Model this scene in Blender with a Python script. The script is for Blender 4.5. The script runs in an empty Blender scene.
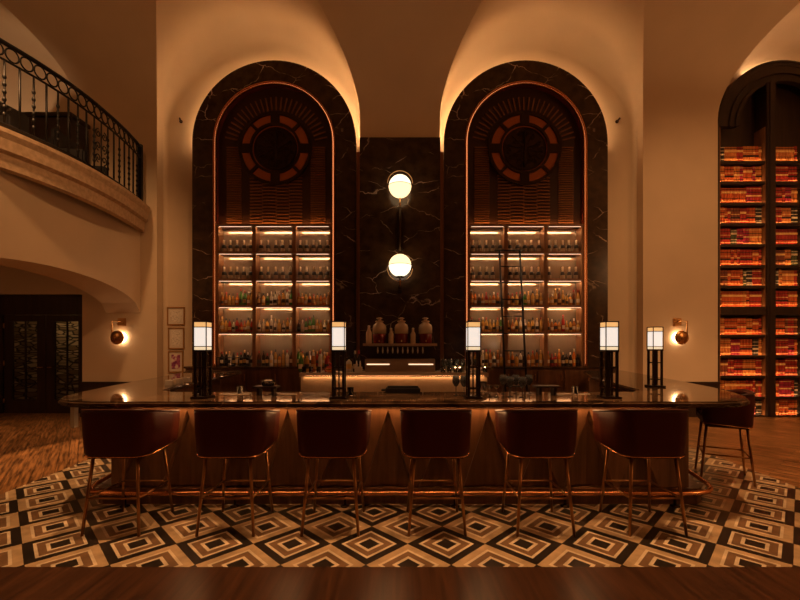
import bpy, bmesh, math, random
from mathutils import Vector, Matrix
random.seed(7)
PI = math.pi
scene = bpy.context.scene
C = scene.collection
S = 9.1 / 400.0                       # metres per pixel on the far wall

# ---------------------------------------------------------------- camera, world, light, exposure
cam_d = bpy.data.cameras.new('camera'); cam = bpy.data.objects.new('camera', cam_d); C.objects.link(cam)
cam.location = (0, 0, 1.6); cam.rotation_euler = (PI / 2, 0, 0)
cam_d.sensor_width = 36; cam_d.lens = 18; cam_d.shift_y = 46.5 / 800
cam_d.clip_start = 0.05
scene.camera = cam
world = bpy.data.worlds.new('world'); scene.world = world; world.use_nodes = True
world.node_tree.nodes['Background'].inputs[0].default_value = (1, .6, .35, 1)
world.node_tree.nodes['Background'].inputs[1].default_value = 0.02
vs = scene.view_settings
vs.view_transform = 'Standard'; vs.look = 'None'; vs.gamma = 1; vs.use_curve_mapping = False
vs.exposure = 0.0
scene.cycles.sample_clamp_indirect = 4
WARM = (1, .52, .22)

def lamp(kind, name, loc, power, col=WARM, size=.2, aim=None, spot=None, blend=.6, sy=None):
    d = bpy.data.lights.new(name, kind); d.energy = power; d.color = col
    o = bpy.data.objects.new(name, d); C.objects.link(o); o.location = loc
    if kind == 'AREA':
        d.size = size
        if sy: d.shape = 'RECTANGLE'; d.size_y = sy
    else: d.shadow_soft_size = size
    if kind == 'SPOT': d.spot_size = spot; d.spot_blend = blend
    if aim is not None:
        o.rotation_euler = (Vector(aim) - Vector(loc)).to_track_quat('-Z', 'Y').to_euler()
    return o
for i, x in enumerate((-2.9, -1.0, 1.0, 2.9)):           # ceiling downlights over the stools
    lamp('SPOT', 'ceiling_downlight', (x * 1.15, 3.75, 8.9), 1350, (1, .5, .2), .08, (x * 1.15, 3.4, 0), math.radians(38), .8)
for sx in (-1, 1):                                        # ceiling downlights over the side floors
    lamp('SPOT', 'ceiling_downlight', (sx * 6.0, 4.2, 8.9), 3300 if sx < 0 else 1900, (1, .5, .2), .1, (sx * 6.6, 6.4, 0), math.radians(50), .9)
    lamp('SPOT', 'wall_fill', (sx * 4.6, 2.2, 8.7), 900, (1, .5, .2), .25, (sx * 7.3, 9.1, 2.4), math.radians(46 if sx < 0 else 60), 1)  # unseen spot added to brighten the side walls
    lamp('POINT', 'side_fill', (sx * 10.6, 0.0, 5.2), 240 if sx > 0 else 90, (1, .47, .18), .35)  # unseen point added as general fill for side walls and vault
lamp('SPOT', 'wall_fill', (1.2, 1.8, 8.7), 650, (1, .5, .2), .2, (-5.9, 7.4, 3.4), math.radians(34), 1)  # extra unseen spot, added to lift the wall below the gallery
lamp('SPOT', 'under_gallery_fill', (-7.6, 6.6, 4.35), 330, (1, .5, .2), .08, (-7.2, 6.4, 0), math.radians(84), 1)  # unseen spot added to light the floor under the gallery
lamp('SPOT', 'gallery_fill', (-9.3, 7.3, 5.3), 120, (1, .6, .32), .12, (-8.7, 9.4, 7.4), math.radians(62), .8)  # added spot, brightens the arched wall behind the railing

# ---------------------------------------------------------------- materials
MATS = {}
def mat(name, base, rough=.5, metal=0, emit=None, es=0, trans=0, coat=0, ior=1.45, spec=None):
    if name in MATS: return MATS[name]
    m = bpy.data.materials.new(name); m.use_nodes = True
    b = m.node_tree.nodes['Principled BSDF']
    b.inputs['Base Color'].default_value = (*base, 1)
    b.inputs['Roughness'].default_value = rough; b.inputs['Metallic'].default_value = metal
    b.inputs['IOR'].default_value = ior
    b.inputs['Transmission Weight'].default_value = trans
    b.inputs['Coat Weight'].default_value = coat
    if spec is not None: b.inputs['Specular IOR Level'].default_value = spec
    if emit: b.inputs['Emission Color'].default_value = (*emit, 1); b.inputs['Emission Strength'].default_value = es
    # gentle procedural variation
    nt = m.node_tree
    if not trans and not emit and name != 'antique_mirror':
        n = nt.nodes.new('ShaderNodeTexNoise'); n.inputs['Scale'].default_value = 14; n.inputs['Detail'].default_value = 4
        tc = nt.nodes.new('ShaderNodeTexCoord'); nt.links.new(tc.outputs['Object'], n.inputs['Vector'])
        mp = nt.nodes.new('ShaderNodeMapRange'); mp.inputs[3].default_value = max(.02, rough - .06); mp.inputs[4].default_value = min(1, rough + .08)
        nt.links.new(n.outputs[0], mp.inputs[0]); nt.links.new(mp.outputs[0], b.inputs['Roughness'])
    MATS[name] = m
    return m
def nodes(name, rough=.5, metal=0, coat=0):
    m = bpy.data.materials.new(name); m.use_nodes = True; nt = m.node_tree
    b = nt.nodes['Principled BSDF']; b.inputs['Roughness'].default_value = rough; b.inputs['Metallic'].default_value = metal
    b.inputs['Coat Weight'].default_value = coat
    tc = nt.nodes.new('ShaderNodeTexCoord'); MATS[name] = m
    return m, nt, b, tc
def N(nt, t, **k):
    n = nt.nodes.new(t)
    for a, v in k.items():
        if a.startswith('i_'):
            n.inputs[a[2:].replace('_', ' ')].default_value = v
        else: setattr(n, a, v)
    return n
def ramp(nt, stops, interp='LINEAR'):
    r = nt.nodes.new('ShaderNodeValToRGB'); e = r.color_ramp.elements; r.color_ramp.interpolation = interp
    while len(e) < len(stops): e.new(.5)
    for i, (p, c) in enumerate(stops): e[i].position = p; e[i].color = (*c, 1)
    return r
def mathn(nt, op, a, b=None):
    n = nt.nodes.new('ShaderNodeMath'); n.operation = op
    for i, v in enumerate((a, b)):
        if v is None: continue
        if isinstance(v, (int, float)): n.inputs[i].default_value = v
        else: nt.links.new(v, n.inputs[i])
    return n.outputs[0]

def plaster(name, col):
    m, nt, b, tc = nodes(name, .75)
    n = N(nt, 'ShaderNodeTexNoise', i_Scale=1.3, i_Detail=6.0); nt.links.new(tc.outputs['Object'], n.inputs['Vector'])
    r = ramp(nt, [(.3, tuple(c * .93 for c in col)), (.7, col)]); nt.links.new(n.outputs[0], r.inputs[0]); nt.links.new(r.outputs[0], b.inputs['Base Color'])
    n2 = N(nt, 'ShaderNodeTexNoise', i_Scale=60.0, i_Detail=3.0); nt.links.new(tc.outputs['Object'], n2.inputs['Vector'])
    bp = N(nt, 'ShaderNodeBump', i_Strength=.05); nt.links.new(n2.outputs[0], bp.inputs['Height']); nt.links.new(bp.outputs[0], b.inputs['Normal'])
    return m
def stone(name, col, dark):
    m, nt, b, tc = nodes(name, .8)
    n = N(nt, 'ShaderNodeTexNoise', i_Scale=16.0, i_Detail=8.0); nt.links.new(tc.outputs['Object'], n.inputs['Vector'])
    r = ramp(nt, [(.35, dark), (.65, col)]); nt.links.new(n.outputs[0], r.inputs[0]); nt.links.new(r.outputs[0], b.inputs['Base Color'])
    bp = N(nt, 'ShaderNodeBump', i_Strength=.25); nt.links.new(n.outputs[0], bp.inputs['Height']); nt.links.new(bp.outputs[0], b.inputs['Normal'])
    return m
def marble(name, base, vein, rough=.08, scale=.9, width=.012, cloud=None):
    m, nt, b, tc = nodes(name, rough)
    n = N(nt, 'ShaderNodeTexNoise', i_Scale=1.6, i_Detail=5.0); nt.links.new(tc.outputs['Object'], n.inputs['Vector'])
    mx = nt.nodes.new('ShaderNodeMix'); mx.data_type = 'VECTOR'; mx.inputs[0].default_value = .35
    nt.links.new(tc.outputs['Object'], mx.inputs[4]); nt.links.new(n.outputs['Color'], mx.inputs[5])
    mp = N(nt, 'ShaderNodeMapping'); mp.inputs['Scale'].default_value = (scale, scale, scale * 2.2); mp.inputs['Rotation'].default_value = (.4, .6, .3)
    nt.links.new(mx.outputs[1], mp.inputs[0])
    v = N(nt, 'ShaderNodeTexVoronoi', feature='DISTANCE_TO_EDGE', i_Scale=1.6); nt.links.new(mp.outputs[0], v.inputs['Vector'])
    r = ramp(nt, [(0, (1, 1, 1)), (width, (0, 0, 0))]); nt.links.new(v.outputs['Distance'], r.inputs[0])
    n2 = N(nt, 'ShaderNodeTexNoise', i_Scale=2.3, i_Detail=3.0); nt.links.new(tc.outputs['Object'], n2.inputs['Vector'])
    r2 = ramp(nt, [(.44, (0, 0, 0)), (.6, (1, 1, 1))]); nt.links.new(n2.outputs[0], r2.inputs[0])
    f = mathn(nt, 'MULTIPLY', r.outputs[0], r2.outputs[0])
    n3 = N(nt, 'ShaderNodeTexNoise', i_Scale=5.0, i_Detail=6.0); nt.links.new(tc.outputs['Object'], n3.inputs['Vector'])
    rc = ramp(nt, [(.35, base), (.75, cloud or tuple(c * 2 for c in base))]); nt.links.new(n3.outputs[0], rc.inputs[0])
    mc = nt.nodes.new('ShaderNodeMix'); mc.data_type = 'RGBA'
    nt.links.new(f, mc.inputs[0]); nt.links.new(rc.outputs[0], mc.inputs[6]); mc.inputs[7].default_value = (*vein, 1)
    nt.links.new(mc.outputs[2], b.inputs['Base Color'])
    return m
def wood(name, a, c, rough=.35, scale=(1, 12, 1), coat=.0, rot=0):
    m, nt, b, tc = nodes(name, rough, coat=coat)
    mp = N(nt, 'ShaderNodeMapping'); mp.inputs['Scale'].default_value = scale; mp.inputs['Rotation'].default_value = (0, 0, rot); nt.links.new(tc.outputs['Object'], mp.inputs[0])
    n = N(nt, 'ShaderNodeTexNoise', i_Scale=2.2, i_Detail=7.0, i_Distortion=.6); nt.links.new(mp.outputs[0], n.inputs['Vector'])
    r = ramp(nt, [(.3, a), (.7, c)]); nt.links.new(n.outputs[0], r.inputs[0]); nt.links.new(r.outputs[0], b.inputs['Base Color'])
    return m
def parquet(name, a, c, rough=.35):
    m, nt, b, tc = nodes(name, rough)
    mp = N(nt, 'ShaderNodeMapping'); mp.inputs['Rotation'].default_value = (0, 0, math.radians(52)); nt.links.new(tc.outputs['Object'], mp.inputs[0])
    br = N(nt, 'ShaderNodeTexBrick', i_Scale=1.0); br.offset = .5
    br.inputs['Brick Width'].default_value = 1.1; br.inputs['Row Height'].default_value = .11; br.inputs['Mortar Size'].default_value = .003
    br.inputs['Color1'].default_value = (*a, 1); br.inputs['Color2'].default_value = (*c, 1); br.inputs['Mortar'].default_value = (*[x * .25 for x in a], 1)
    nt.links.new(mp.outputs[0], br.inputs['Vector'])
    m2 = N(nt, 'ShaderNodeMapping'); m2.inputs['Scale'].default_value = (1.2, 16, 1); nt.links.new(mp.outputs[0], m2.inputs[0])
    n = N(nt, 'ShaderNodeTexNoise', i_Scale=2.0, i_Detail=6.0); nt.links.new(m2.outputs[0], n.inputs['Vector'])
    r = ramp(nt, [(.36, (.22, .2, .18)), (.62, (1.15, 1.1, 1.05))]); nt.links.new(n.outputs[0], r.inputs[0])
    mx = nt.nodes.new('ShaderNodeMix'); mx.data_type = 'RGBA'; mx.blend_type = 'MULTIPLY'; mx.inputs[0].default_value = 1
    nt.links.new(br.outputs[0], mx.inputs[6]); nt.links.new(r.outputs[0], mx.inputs[7]); nt.links.new(mx.outputs[2], b.inputs['Base Color'])
    return m
def tiles(name):
    m, nt, b, tc = nodes(name, .3)
    sp = nt.nodes.new('ShaderNodeSeparateXYZ'); nt.links.new(tc.outputs['Object'], sp.inputs[0])
    x = mathn(nt, 'SUBTRACT', sp.outputs[0], .375); y = mathn(nt, 'SUBTRACT', sp.outputs[1], 3.24)
    k = 1 / .625
    u = mathn(nt, 'MULTIPLY', mathn(nt, 'ADD', x, y), k); v = mathn(nt, 'MULTIPLY', mathn(nt, 'SUBTRACT', x, y), k)
    ru = mathn(nt, 'ROUND', u); rv = mathn(nt, 'ROUND', v)
    du = mathn(nt, 'ABSOLUTE', mathn(nt, 'SUBTRACT', u, ru)); dv = mathn(nt, 'ABSOLUTE', mathn(nt, 'SUBTRACT', v, rv))
    d = mathn(nt, 'MULTIPLY', mathn(nt, 'MAXIMUM', du, dv), 2)
    par = mathn(nt, 'ABSOLUTE', mathn(nt, 'MODULO', mathn(nt, 'ADD', ru, rv), 2))
    cream = (.72, .58, .40); dark = (.022, .016, .012); brown = (.21, .12, .062); tan = (.50, .35, .20)
    st = [(0, dark), (.27, cream), (.385, brown), (.62, cream), (.715, dark), (.985, (.03, .02, .014))]
    r1 = ramp(nt, st, 'CONSTANT'); st[4] = (.715, tan); r2 = ramp(nt, st, 'CONSTANT')
    nt.links.new(d, r1.inputs[0]); nt.links.new(d, r2.inputs[0])
    mx = nt.nodes.new('ShaderNodeMix'); mx.data_type = 'RGBA'
    nt.links.new(par, mx.inputs[0]); nt.links.new(r1.outputs[0], mx.inputs[6]); nt.links.new(r2.outputs[0], mx.inputs[7])
    n = N(nt, 'ShaderNodeTexNoise', i_Scale=7.0, i_Detail=8.0); nt.links.new(tc.outputs['Object'], n.inputs['Vector'])
    r = ramp(nt, [(.3, (.62, .62, .62)), (.7, (1.1, 1.1, 1.1))]); nt.links.new(n.outputs[0], r.inputs[0])
    m2 = nt.nodes.new('ShaderNodeMix'); m2.data_type = 'RGBA'; m2.blend_type = 'MULTIPLY'; m2.inputs[0].default_value = 1
    nt.links.new(mx.outputs[2], m2.inputs[6]); nt.links.new(r.outputs[0], m2.inputs[7])
    nt.links.new(m2.outputs[2], b.inputs['Base Color'])
    return m
def rubble(name):
    m, nt, b, tc = nodes(name, .85)
    mp = N(nt, 'ShaderNodeMapping'); mp.inputs['Scale'].default_value = (2.0, 1, 7); nt.links.new(tc.outputs['Object'], mp.inputs[0])
    v = N(nt, 'ShaderNodeTexVoronoi', feature='DISTANCE_TO_EDGE', i_Scale=1.6); nt.links.new(mp.outputs[0], v.inputs['Vector'])
    c = N(nt, 'ShaderNodeTexVoronoi', i_Scale=1.6); nt.links.new(mp.outputs[0], c.inputs['Vector'])
    bw = N(nt, 'ShaderNodeRGBToBW'); nt.links.new(c.outputs['Color'], bw.inputs[0])
    r = ramp(nt, [(.2, (.2, .13, .06)), (.8, (.62, .48, .28))]); nt.links.new(bw.outputs[0], r.inputs[0])
    e = ramp(nt, [(.03, (.08, .08, .08)), (.12, (1, 1, 1))]); nt.links.new(v.outputs['Distance'], e.inputs[0])
    m2 = nt.nodes.new('ShaderNodeMix'); m2.data_type = 'RGBA'; m2.blend_type = 'MULTIPLY'; m2.inputs[0].default_value = 1
    nt.links.new(r.outputs[0], m2.inputs[6]); nt.links.new(e.outputs[0], m2.inputs[7]); nt.links.new(m2.outputs[2], b.inputs['Base Color'])
    return m
def print_paper(name, art):
    m, nt, b, tc = nodes(name, .6)
    if art:
        n = N(nt, 'ShaderNodeTexNoise', i_Scale=9.0, i_Detail=2.0); nt.links.new(tc.outputs['Object'], n.inputs['Vector'])
        r = ramp(nt, [(.42, (.8, .7, .62)), (.5, (.5, .12, .25)), (.62, (.18, .02, .12))]); nt.links.new(n.outputs[0], r.inputs[0])
    else:
        w = N(nt, 'ShaderNodeTexNoise', i_Scale=10.0, i_Detail=3.0); mp = N(nt, 'ShaderNodeMapping'); mp.inputs['Scale'].default_value = (2, 1, 8)
        nt.links.new(tc.outputs['Object'], mp.inputs[0]); nt.links.new(mp.outputs[0], w.inputs['Vector'])
        r = ramp(nt, [(.4, (.55, .48, .4)), (.5, (.85, .78, .68))]); nt.links.new(w.outputs[0], r.inputs[0])
    nt.links.new(r.outputs[0], b.inputs['Base Color'])
    return m

PLASTER = plaster('cream_plaster', (.74, .58, .40))
CEIL = PLASTER
SOFT_STONE = stone('tooled_stone', (.62, .44, .28), (.48, .33, .2))
BLACK_MARBLE = marble('black_marble', (.030, .016, .009), (.60, .44, .30), .2, .8, .012, (.075, .038, .018))
COUNTER = marble('counter_marble', (.030, .018, .011), (.35, .22, .12), .045, 1.6, .02, (.16, .088, .048))
PALE_MARBLE = marble('pale_marble', (.55, .40, .26), (.45, .32, .2), .3, 1.2, .012, (.62, .47, .32))
WALNUT = wood('walnut', (.10, .042, .016), (.22, .10, .042), .38, (6, 6, .6))
DARKWOOD = wood('dark_wood', (.018, .009, .005), (.04, .018, .009), .4, (6, 6, .6))
SHELFWOOD = wood('shelf_wood', (.16, .065, .022), (.28, .12, .042), .4, (5, 5, .6))
FRONTWOOD = wood('front_floor_wood', (.024, .009, .004), (.075, .028, .011), .32, (9, .7, 1), rot=.25)
FLOORWOOD = parquet('oak_parquet', (.24, .115, .04), (.38, .19, .075))
TILE = tiles('marble_tile')
RUBBLE = rubble('rubble_stone')
LEATHER = mat('dark_leather', (.08, .013, .005), .5, spec=.22)
LEATHERB = mat('leather_piping', (.06, .012, .006), .4)
LEGBRASS = mat('aged_leg_brass', (.38, .19, .075), .3, 1)
BRASS = mat('brushed_brass', (.62, .34, .14), .28, 1)
COPPER = mat('copper', (.85, .38, .16), .22, 1)
BRONZE = mat('dark_bronze', (.05, .028, .014), .38, .8)
GRILLE = mat('grille_slats', (.26, .11, .04), .4, .3)
GRILLEBACK = mat('grille_back', (.05, .02, .009), .5)
AMBER = mat('amber_glass', (.46, .13, .032), .35)
IRON = mat('black_iron', (.012, .010, .009), .5, .5)
MIRROR = mat('antique_mirror', (.55, .43, .30), .12, .72)
STEEL = mat('steel', (.66, .48, .30), .34, 1)
GLASS = mat('clear_glass', (.95, .92, .88), .02, trans=1)
SMOKE = mat('smoky_glass', (.20, .21, .22), .05, trans=.75)
PANE = mat('pane_glass', (.95, .95, .93), .0, trans=1, ior=1.05)
BLACK = mat('black_rubber', (.012, .010, .010), .5)
PALE = mat('pale_ceramic', (.75, .66, .55), .4)
LED = mat('shelf_light', (1, .8, .6), .5, emit=(1, .60, .32), es=36)
COVE = mat('cove_light', (1, .8, .6), .5, emit=(1, .54, .24), es=40)
UNDER = mat('counter_light', (1, .8, .6), .5, emit=(1, .5, .2), es=26)
BOOKLED = mat('bookcase_light', (1, .8, .6), .5, emit=(1, .5, .2), es=25)
SHADE = mat('lamp_shade_linen', (.9, .85, .75), .6, emit=(1, .88, .76), es=.88)
SHADEBAND = mat('lamp_shade_amber', (.9, .6, .3), .6, emit=(1, .52, .18), es=.85)
GLOBE = mat('opal_globe', (.95, .9, .8), .3, emit=(1, .82, .56), es=1.9)
GLOBELOW = mat('opal_globe_warm', (.95, .85, .7), .3, emit=(1, .68, .34), es=1.9)
SCONCE = mat('sconce_glow', (1, .9, .8), .4, emit=(1, .62, .32), es=12)
FLAME = mat('candle_glow', (1, .8, .5), .4, emit=(1, .6, .25), es=14)

# ---------------------------------------------------------------- mesh helpers
class MB:
    def __init__(s): s.v = []; s.f = []; s.sm = []
    def add(s, v, f, smooth=False):
        o = len(s.v); s.v += [tuple(p) for p in v]; s.f += [tuple(i + o for i in q) for q in f]; s.sm += [smooth] * len(f); return s
    def box(s, x0, x1, y0, y1, z0, z1, M=None):
        v = [(x, y, z) for z in (z0, z1) for y in (y0, y1) for x in (x0, x1)]
        if M: v = [M @ Vector(p) for p in v]
        return s.add(v, [(0, 2, 3, 1), (4, 5, 7, 6), (0, 1, 5, 4), (2, 6, 7, 3), (0, 4, 6, 2), (1, 3, 7, 5)])
    def lathe(s, prof, c=(0, 0, 0), n=16, M=None, smooth=True):
        v = []; f = []
        for r, z in prof:
            for k in range(n):
                a = 2 * PI * k / n; p = Vector((r * math.cos(a), r * math.sin(a), z))
                if M: p = M @ p
                v.append(p + Vector(c))
        for i in range(len(prof) - 1):
            for k in range(n):
                j = (k + 1) % n; f.append((i * n + k, i * n + j, (i + 1) * n + j, (i + 1) * n + k))
        f.append(tuple(range(n))[::-1]); f.append(tuple((len(prof) - 1) * n + k for k in range(n)))
        return s.add(v, f, smooth)
    def tube(s, pts, r, n=8, closed=False):
        pts = [Vector(p) for p in pts]; m = len(pts); v = []; f = []; up = None
        for i, p in enumerate(pts):
            a = pts[(i - 1) % m] if (i or closed) else p; b = pts[(i + 1) % m] if (i < m - 1 or closed) else p
            t = (b - a).normalized()
            if up is None:
                up = Vector((0, 0, 1)) if abs(t.z) < .9 else Vector((1, 0, 0))
            e = t.cross(up).normalized(); up = e.cross(t).normalized()
            rr = r[i] if isinstance(r, (list, tuple)) else r
            for k in range(n):
                q = 2 * PI * k / n; v.append(p + (e * math.cos(q) + up * math.sin(q)) * rr)
        for i in range(m if closed else m - 1):
            for k in range(n):
                j = (k + 1) % n; i2 = (i + 1) % m
                f.append((i * n + k, i * n + j, i2 * n + j, i2 * n + k))
        if not closed: f.append(tuple(range(n))[::-1]); f.append(tuple((m - 1) * n + k for k in range(n)))
        return s.add(v, f, True)
    def prism(s, poly, d0, d1, axis='y', smooth=False):
        """polygon of (a,b) extruded d0..d1 along axis; 'y': (x,z), 'z': (x,y), 'x': (y,z)"""
        def pt(p, d): return (p[0], d, p[1]) if axis == 'y' else (p[0], p[1], d) if axis == 'z' else (d, p[0], p[1])
        n = len(poly); v = [pt(p, d0) for p in poly] + [pt(p, d1) for p in poly]
        f = [tuple(range(n)), tuple(range(n, 2 * n))[::-1]] + [(i, (i + 1) % n, (i + 1) % n + n, i + n) for i in range(n)]
        return s.add(v, f, smooth)
    def strip(s, inner, outer, y0, y1, closed=False):
        """band between two equally long (x,z) polylines, extruded y0..y1"""
        n = len(inner); v = []
        for y in (y0, y1):
            v += [(p[0], y, p[1]) for p in inner] + [(p[0], y, p[1]) for p in outer]
        f = []
        for i in range(n if closed else n - 1):
            j = (i + 1) % n
            f += [(i, j, n + j, n + i), (2 * n + i, 3 * n + i, 3 * n + j, 2 * n + j), (i, 2 * n + i, 2 * n + j, j), (n + i, n + j, 3 * n + j, 3 * n + i)]
        if not closed: f += [(0, n, 3 * n, 2 * n), (n - 1, 3 * n - 1, 4 * n - 1, 2 * n - 1)]
        return s.add(v, f)
    def ball(s, c, r, n=20, sc=(1, 1, 1), a0=-PI / 2, a1=PI / 2):
        m = n // 2
        prof = [(max(1e-4, r * math.cos(a0 + (a1 - a0) * i / m)), r * math.sin(a0 + (a1 - a0) * i / m)) for i in range(m + 1)]
        return s.lathe(prof, c, n, Matrix.Diagonal((*sc, 1)))
    def mesh(s, name, m, bevel=0):
        me = bpy.data.meshes.new(name); me.from_pydata(s.v, [], s.f)
        bm = bmesh.new(); bm.from_mesh(me); bmesh.ops.recalc_face_normals(bm, faces=bm.faces)
        for i, fc in enumerate(bm.faces): fc.smooth = s.sm[i]
        if bevel:
            bmesh.ops.remove_doubles(bm, verts=bm.verts, dist=1e-5)
            es = [e for e in bm.edges if len(e.link_faces) == 2 and e.calc_face_angle(0) > .6]
            bmesh.ops.bevel(bm, geom=es, offset=bevel, segments=2, affect='EDGES', clamp_overlap=True)
        bm.to_mesh(me); bm.free(); me.materials.append(m); return me
    def build(s, name, m, parent=None, bevel=0, loc=None):
        o = bpy.data.objects.new(name, s.mesh(name, m, bevel)); C.objects.link(o)
        if parent: o.parent = parent
        if loc: o.location = loc
        return o
def tag(o, label, cat, group=None):
    o['label'] = label; o['category'] = cat
    if group: o['group'] = group
    return o
def thing(name, label, cat, loc=(0, 0, 0), rz=0, group=None):
    o = bpy.data.objects.new(name, None); C.objects.link(o); o.location = loc; o.rotation_euler = (0, 0, rz); o.empty_display_size = .1
    return tag(o, label, cat, group)
def struct(o): o['kind'] = 'structure'; return o
def dup(o, loc, rz=0, label=None):
    def cp(a, par):
        c = a.copy(); C.objects.link(c)
        if par: c.parent = par
        for ch in list(a.children): cp(ch, c)
        return c
    r = cp(o, None); r.location = loc; r.rotation_euler = (0, 0, rz)
    if label: r['label'] = label
    return r
def P(X, Y, D): return Vector(((X - 400) * D / 400, D, 1.6 - (Y - 346.5) * D / 400))
def arc(cx, cz, r, a0, a1, n): return [(cx + r * math.cos(a0 + (a1 - a0) * i / n), cz + r * math.sin(a0 + (a1 - a0) * i / n)) for i in range(n + 1)]
EPS = .0015
ORD = ['first', 'second', 'third', 'fourth', 'fifth', 'sixth', 'seventh', 'eighth', 'ninth', 'tenth', 'eleventh', 'twelfth', 'thirteenth', 'fourteenth', 'fifteenth', 'sixteenth']

# ---------------------------------------------------------------- room shell
XW = 11.85; ZS = 6.77; HW = 2.31; HM = 2.34; YC = 5.1; RY = 4.0; YP = 9.1; YL = 9.4; YB = -4.0
BAYS = (-9.54, -3.22, 3.22, 9.54)
struct(MB().box(-XW, XW, 2.90, YL + .3, -.1, 0).build('floor', FLOORWOOD))
struct(MB().box(-XW, XW, YB, 2.90, -.1, .001).build('floor_front_boards', FRONTWOOD))
struct(MB().add([(-4.22, 2.90, .002), (4.5, 2.90, .002), (4.5, 4.4, .002), (4.6, 5.8, .002), (4.6, 8.3, .002), (-4.45, 8.3, .002), (-4.4, 5.6, .002)], [range(7)]).build('floor_tile_inlay', TILE))
# vaulted ceiling: a main vault along the wall crossed by one barrel per bay
cb = MB()
def yg(h): return YC + RY * math.sqrt(max(0, 1 - min(1, h / HM) ** 2))
for xc in BAYS:
    n = 48; v = []
    for i in range(n + 1):
        a = PI * i / n; x = xc + HW * math.cos(a); h = HW * math.sin(a)
        y0 = yg(h); f = min(.5, .09 + .5 * HW * math.sin(a) / HW, .85 * (YL - y0))
        v.append((x, y0, ZS + h))
        for k in range(8):
            q = PI / 2 * k / 7; r_ = HW - f * (1 - math.cos(q))
            v.append((xc + r_ * math.cos(a), YL - f + (f - .004) * math.sin(q), ZS + r_ * math.sin(a)))
    cb.add(v, [(9 * i + k, 9 * i + k + 1, 9 * i + k + 10, 9 * i + k + 9) for i in range(n) for k in range(8)], True)
edges = [(-XW - .3, None)] + [(xc, xc) for xc in BAYS] + [(XW + .3, None)]
for k in range(5):
    L, R = edges[k], edges[k + 1]; v = []; n = 28
    for i in range(n + 1):
        b = PI / 2 * i / n; h = HM * math.sin(b); y = YC + RY * math.cos(b)
        d = math.sqrt(max(0, HW ** 2 - min(h, HW) ** 2))
        xl = L[0] + (d if L[1] is not None else 0); xr = R[0] - (d if R[1] is not None else 0)
        v += [(xl, y, ZS + h), (xr, y, ZS + h)]
    cb.add(v, [(2 * i, 2 * i + 1, 2 * i + 3, 2 * i + 2) for i in range(n)], True)
cb.add([(-XW - .3, YC, ZS + HM), (XW + .3, YC, ZS + HM), (XW + .3, YB - .1, ZS + HM), (-XW - .3, YB - .1, ZS + HM)], [(0, 1, 2, 3)])
struct(cb.build('ceiling', CEIL))
# far wall: piers in front, arched wall fields set back
wf = MB()
for x0, x1 in ((-7.23, -5.53), (-.91, .91), (5.53, 7.23)):
    wf.box(x0, x1, YP, YL + .1, 0, ZS)
    for x, sg in ((x0, -1), (x1, 1)):                      # rounded inner corner to the arched field
        f = .09; c = [(x, YL - f)] + [(x + sg * f * (1 - math.cos(q)), YL - f + (f - .003) * math.sin(q)) for q in [PI / 2 * k / 7 for k in range(8)]]
        v = [(p[0], p[1], z) for z in (0, ZS) for p in c]
        wf.add(v, [(k, k + 1, 9 + k + 1, 9 + k) for k in range(8)], True)
for xc in BAYS[1:]:
    a = arc(xc, ZS, HW, 0, PI, 32)
    wf.prism([(xc + HW, 0)] + a + [(xc - HW, 0)], YL, YL + .1)
a = arc(BAYS[0], ZS, HW, 0, PI, 32)                       # above the doors the wall starts at their header
wf.prism([(BAYS[0] + HW, 2.83)] + a + [(BAYS[0] - HW, 2.83)], YL, YL + .1)
struct(wf.build('wall_far', PLASTER))
struct(MB().box(-XW - .2, -XW, YB, 10.9, -.1, ZS + HM).build('wall_left', PLASTER))
struct(MB().box(XW, XW + .2, YB, YL + .1, -.1, ZS + HM).build('wall_right', PLASTER))
struct(MB().box(-XW - .2, XW + .2, YB - .2, YB, -.1, ZS + HM).build('wall_behind', plaster('brown_plaster', (.26, .18, .11))))
struct(MB().box(-XW, -5.6, 10.7, 10.9, -.1, 3.2).build('wall_stone_passage', RUBBLE))
struct(MB().box(-XW, -6.9, YL + .3, 10.7, -.1, 0).build('floor_passage', FLOORWOOD))
lamp('POINT', 'passage_fill', (-8.4, 10.05, 2.7), 14, (1, .62, .3), .08)  # unseen point added so the stone behind the doors shows
for i, (x0, x1) in enumerate(((-7.25, -5.5), (5.5, 7.25))):
    b = MB().box(x0, x1, YP - .03, YP - .001, 0, .78).box(x0, x1, YP - .05, YP - .001, .75, .80)
    for k in range(3):
        w = (x1 - x0) / 3; b.box(x0 + k * w + .08, x0 + (k + 1) * w - .08, YP - .045, YP - .02, .12, .66)
    struct(b.build('baseboard_' + ('left', 'right')[i], DARKWOOD))

# side arcade under the gallery, with a flat arched opening
XA, XB = -5.9, -6.68
pts = []
for i in range(33):
    y = 9.08 - 4.56 * i / 32
    pts.append((y, 2.36 + .6 * math.sqrt(max(0, 1 - ((y - 6.8) / 2.28) ** 2))))
struct(MB().prism([(9.09, 4.5), (9.09, 2.36)] + pts[1:-1] + [(4.52, 2.36), (4.52, 0), (3.9, 0), (3.9, 4.5)], XB, XA, 'x').build('wall_arcade', PLASTER))
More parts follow.
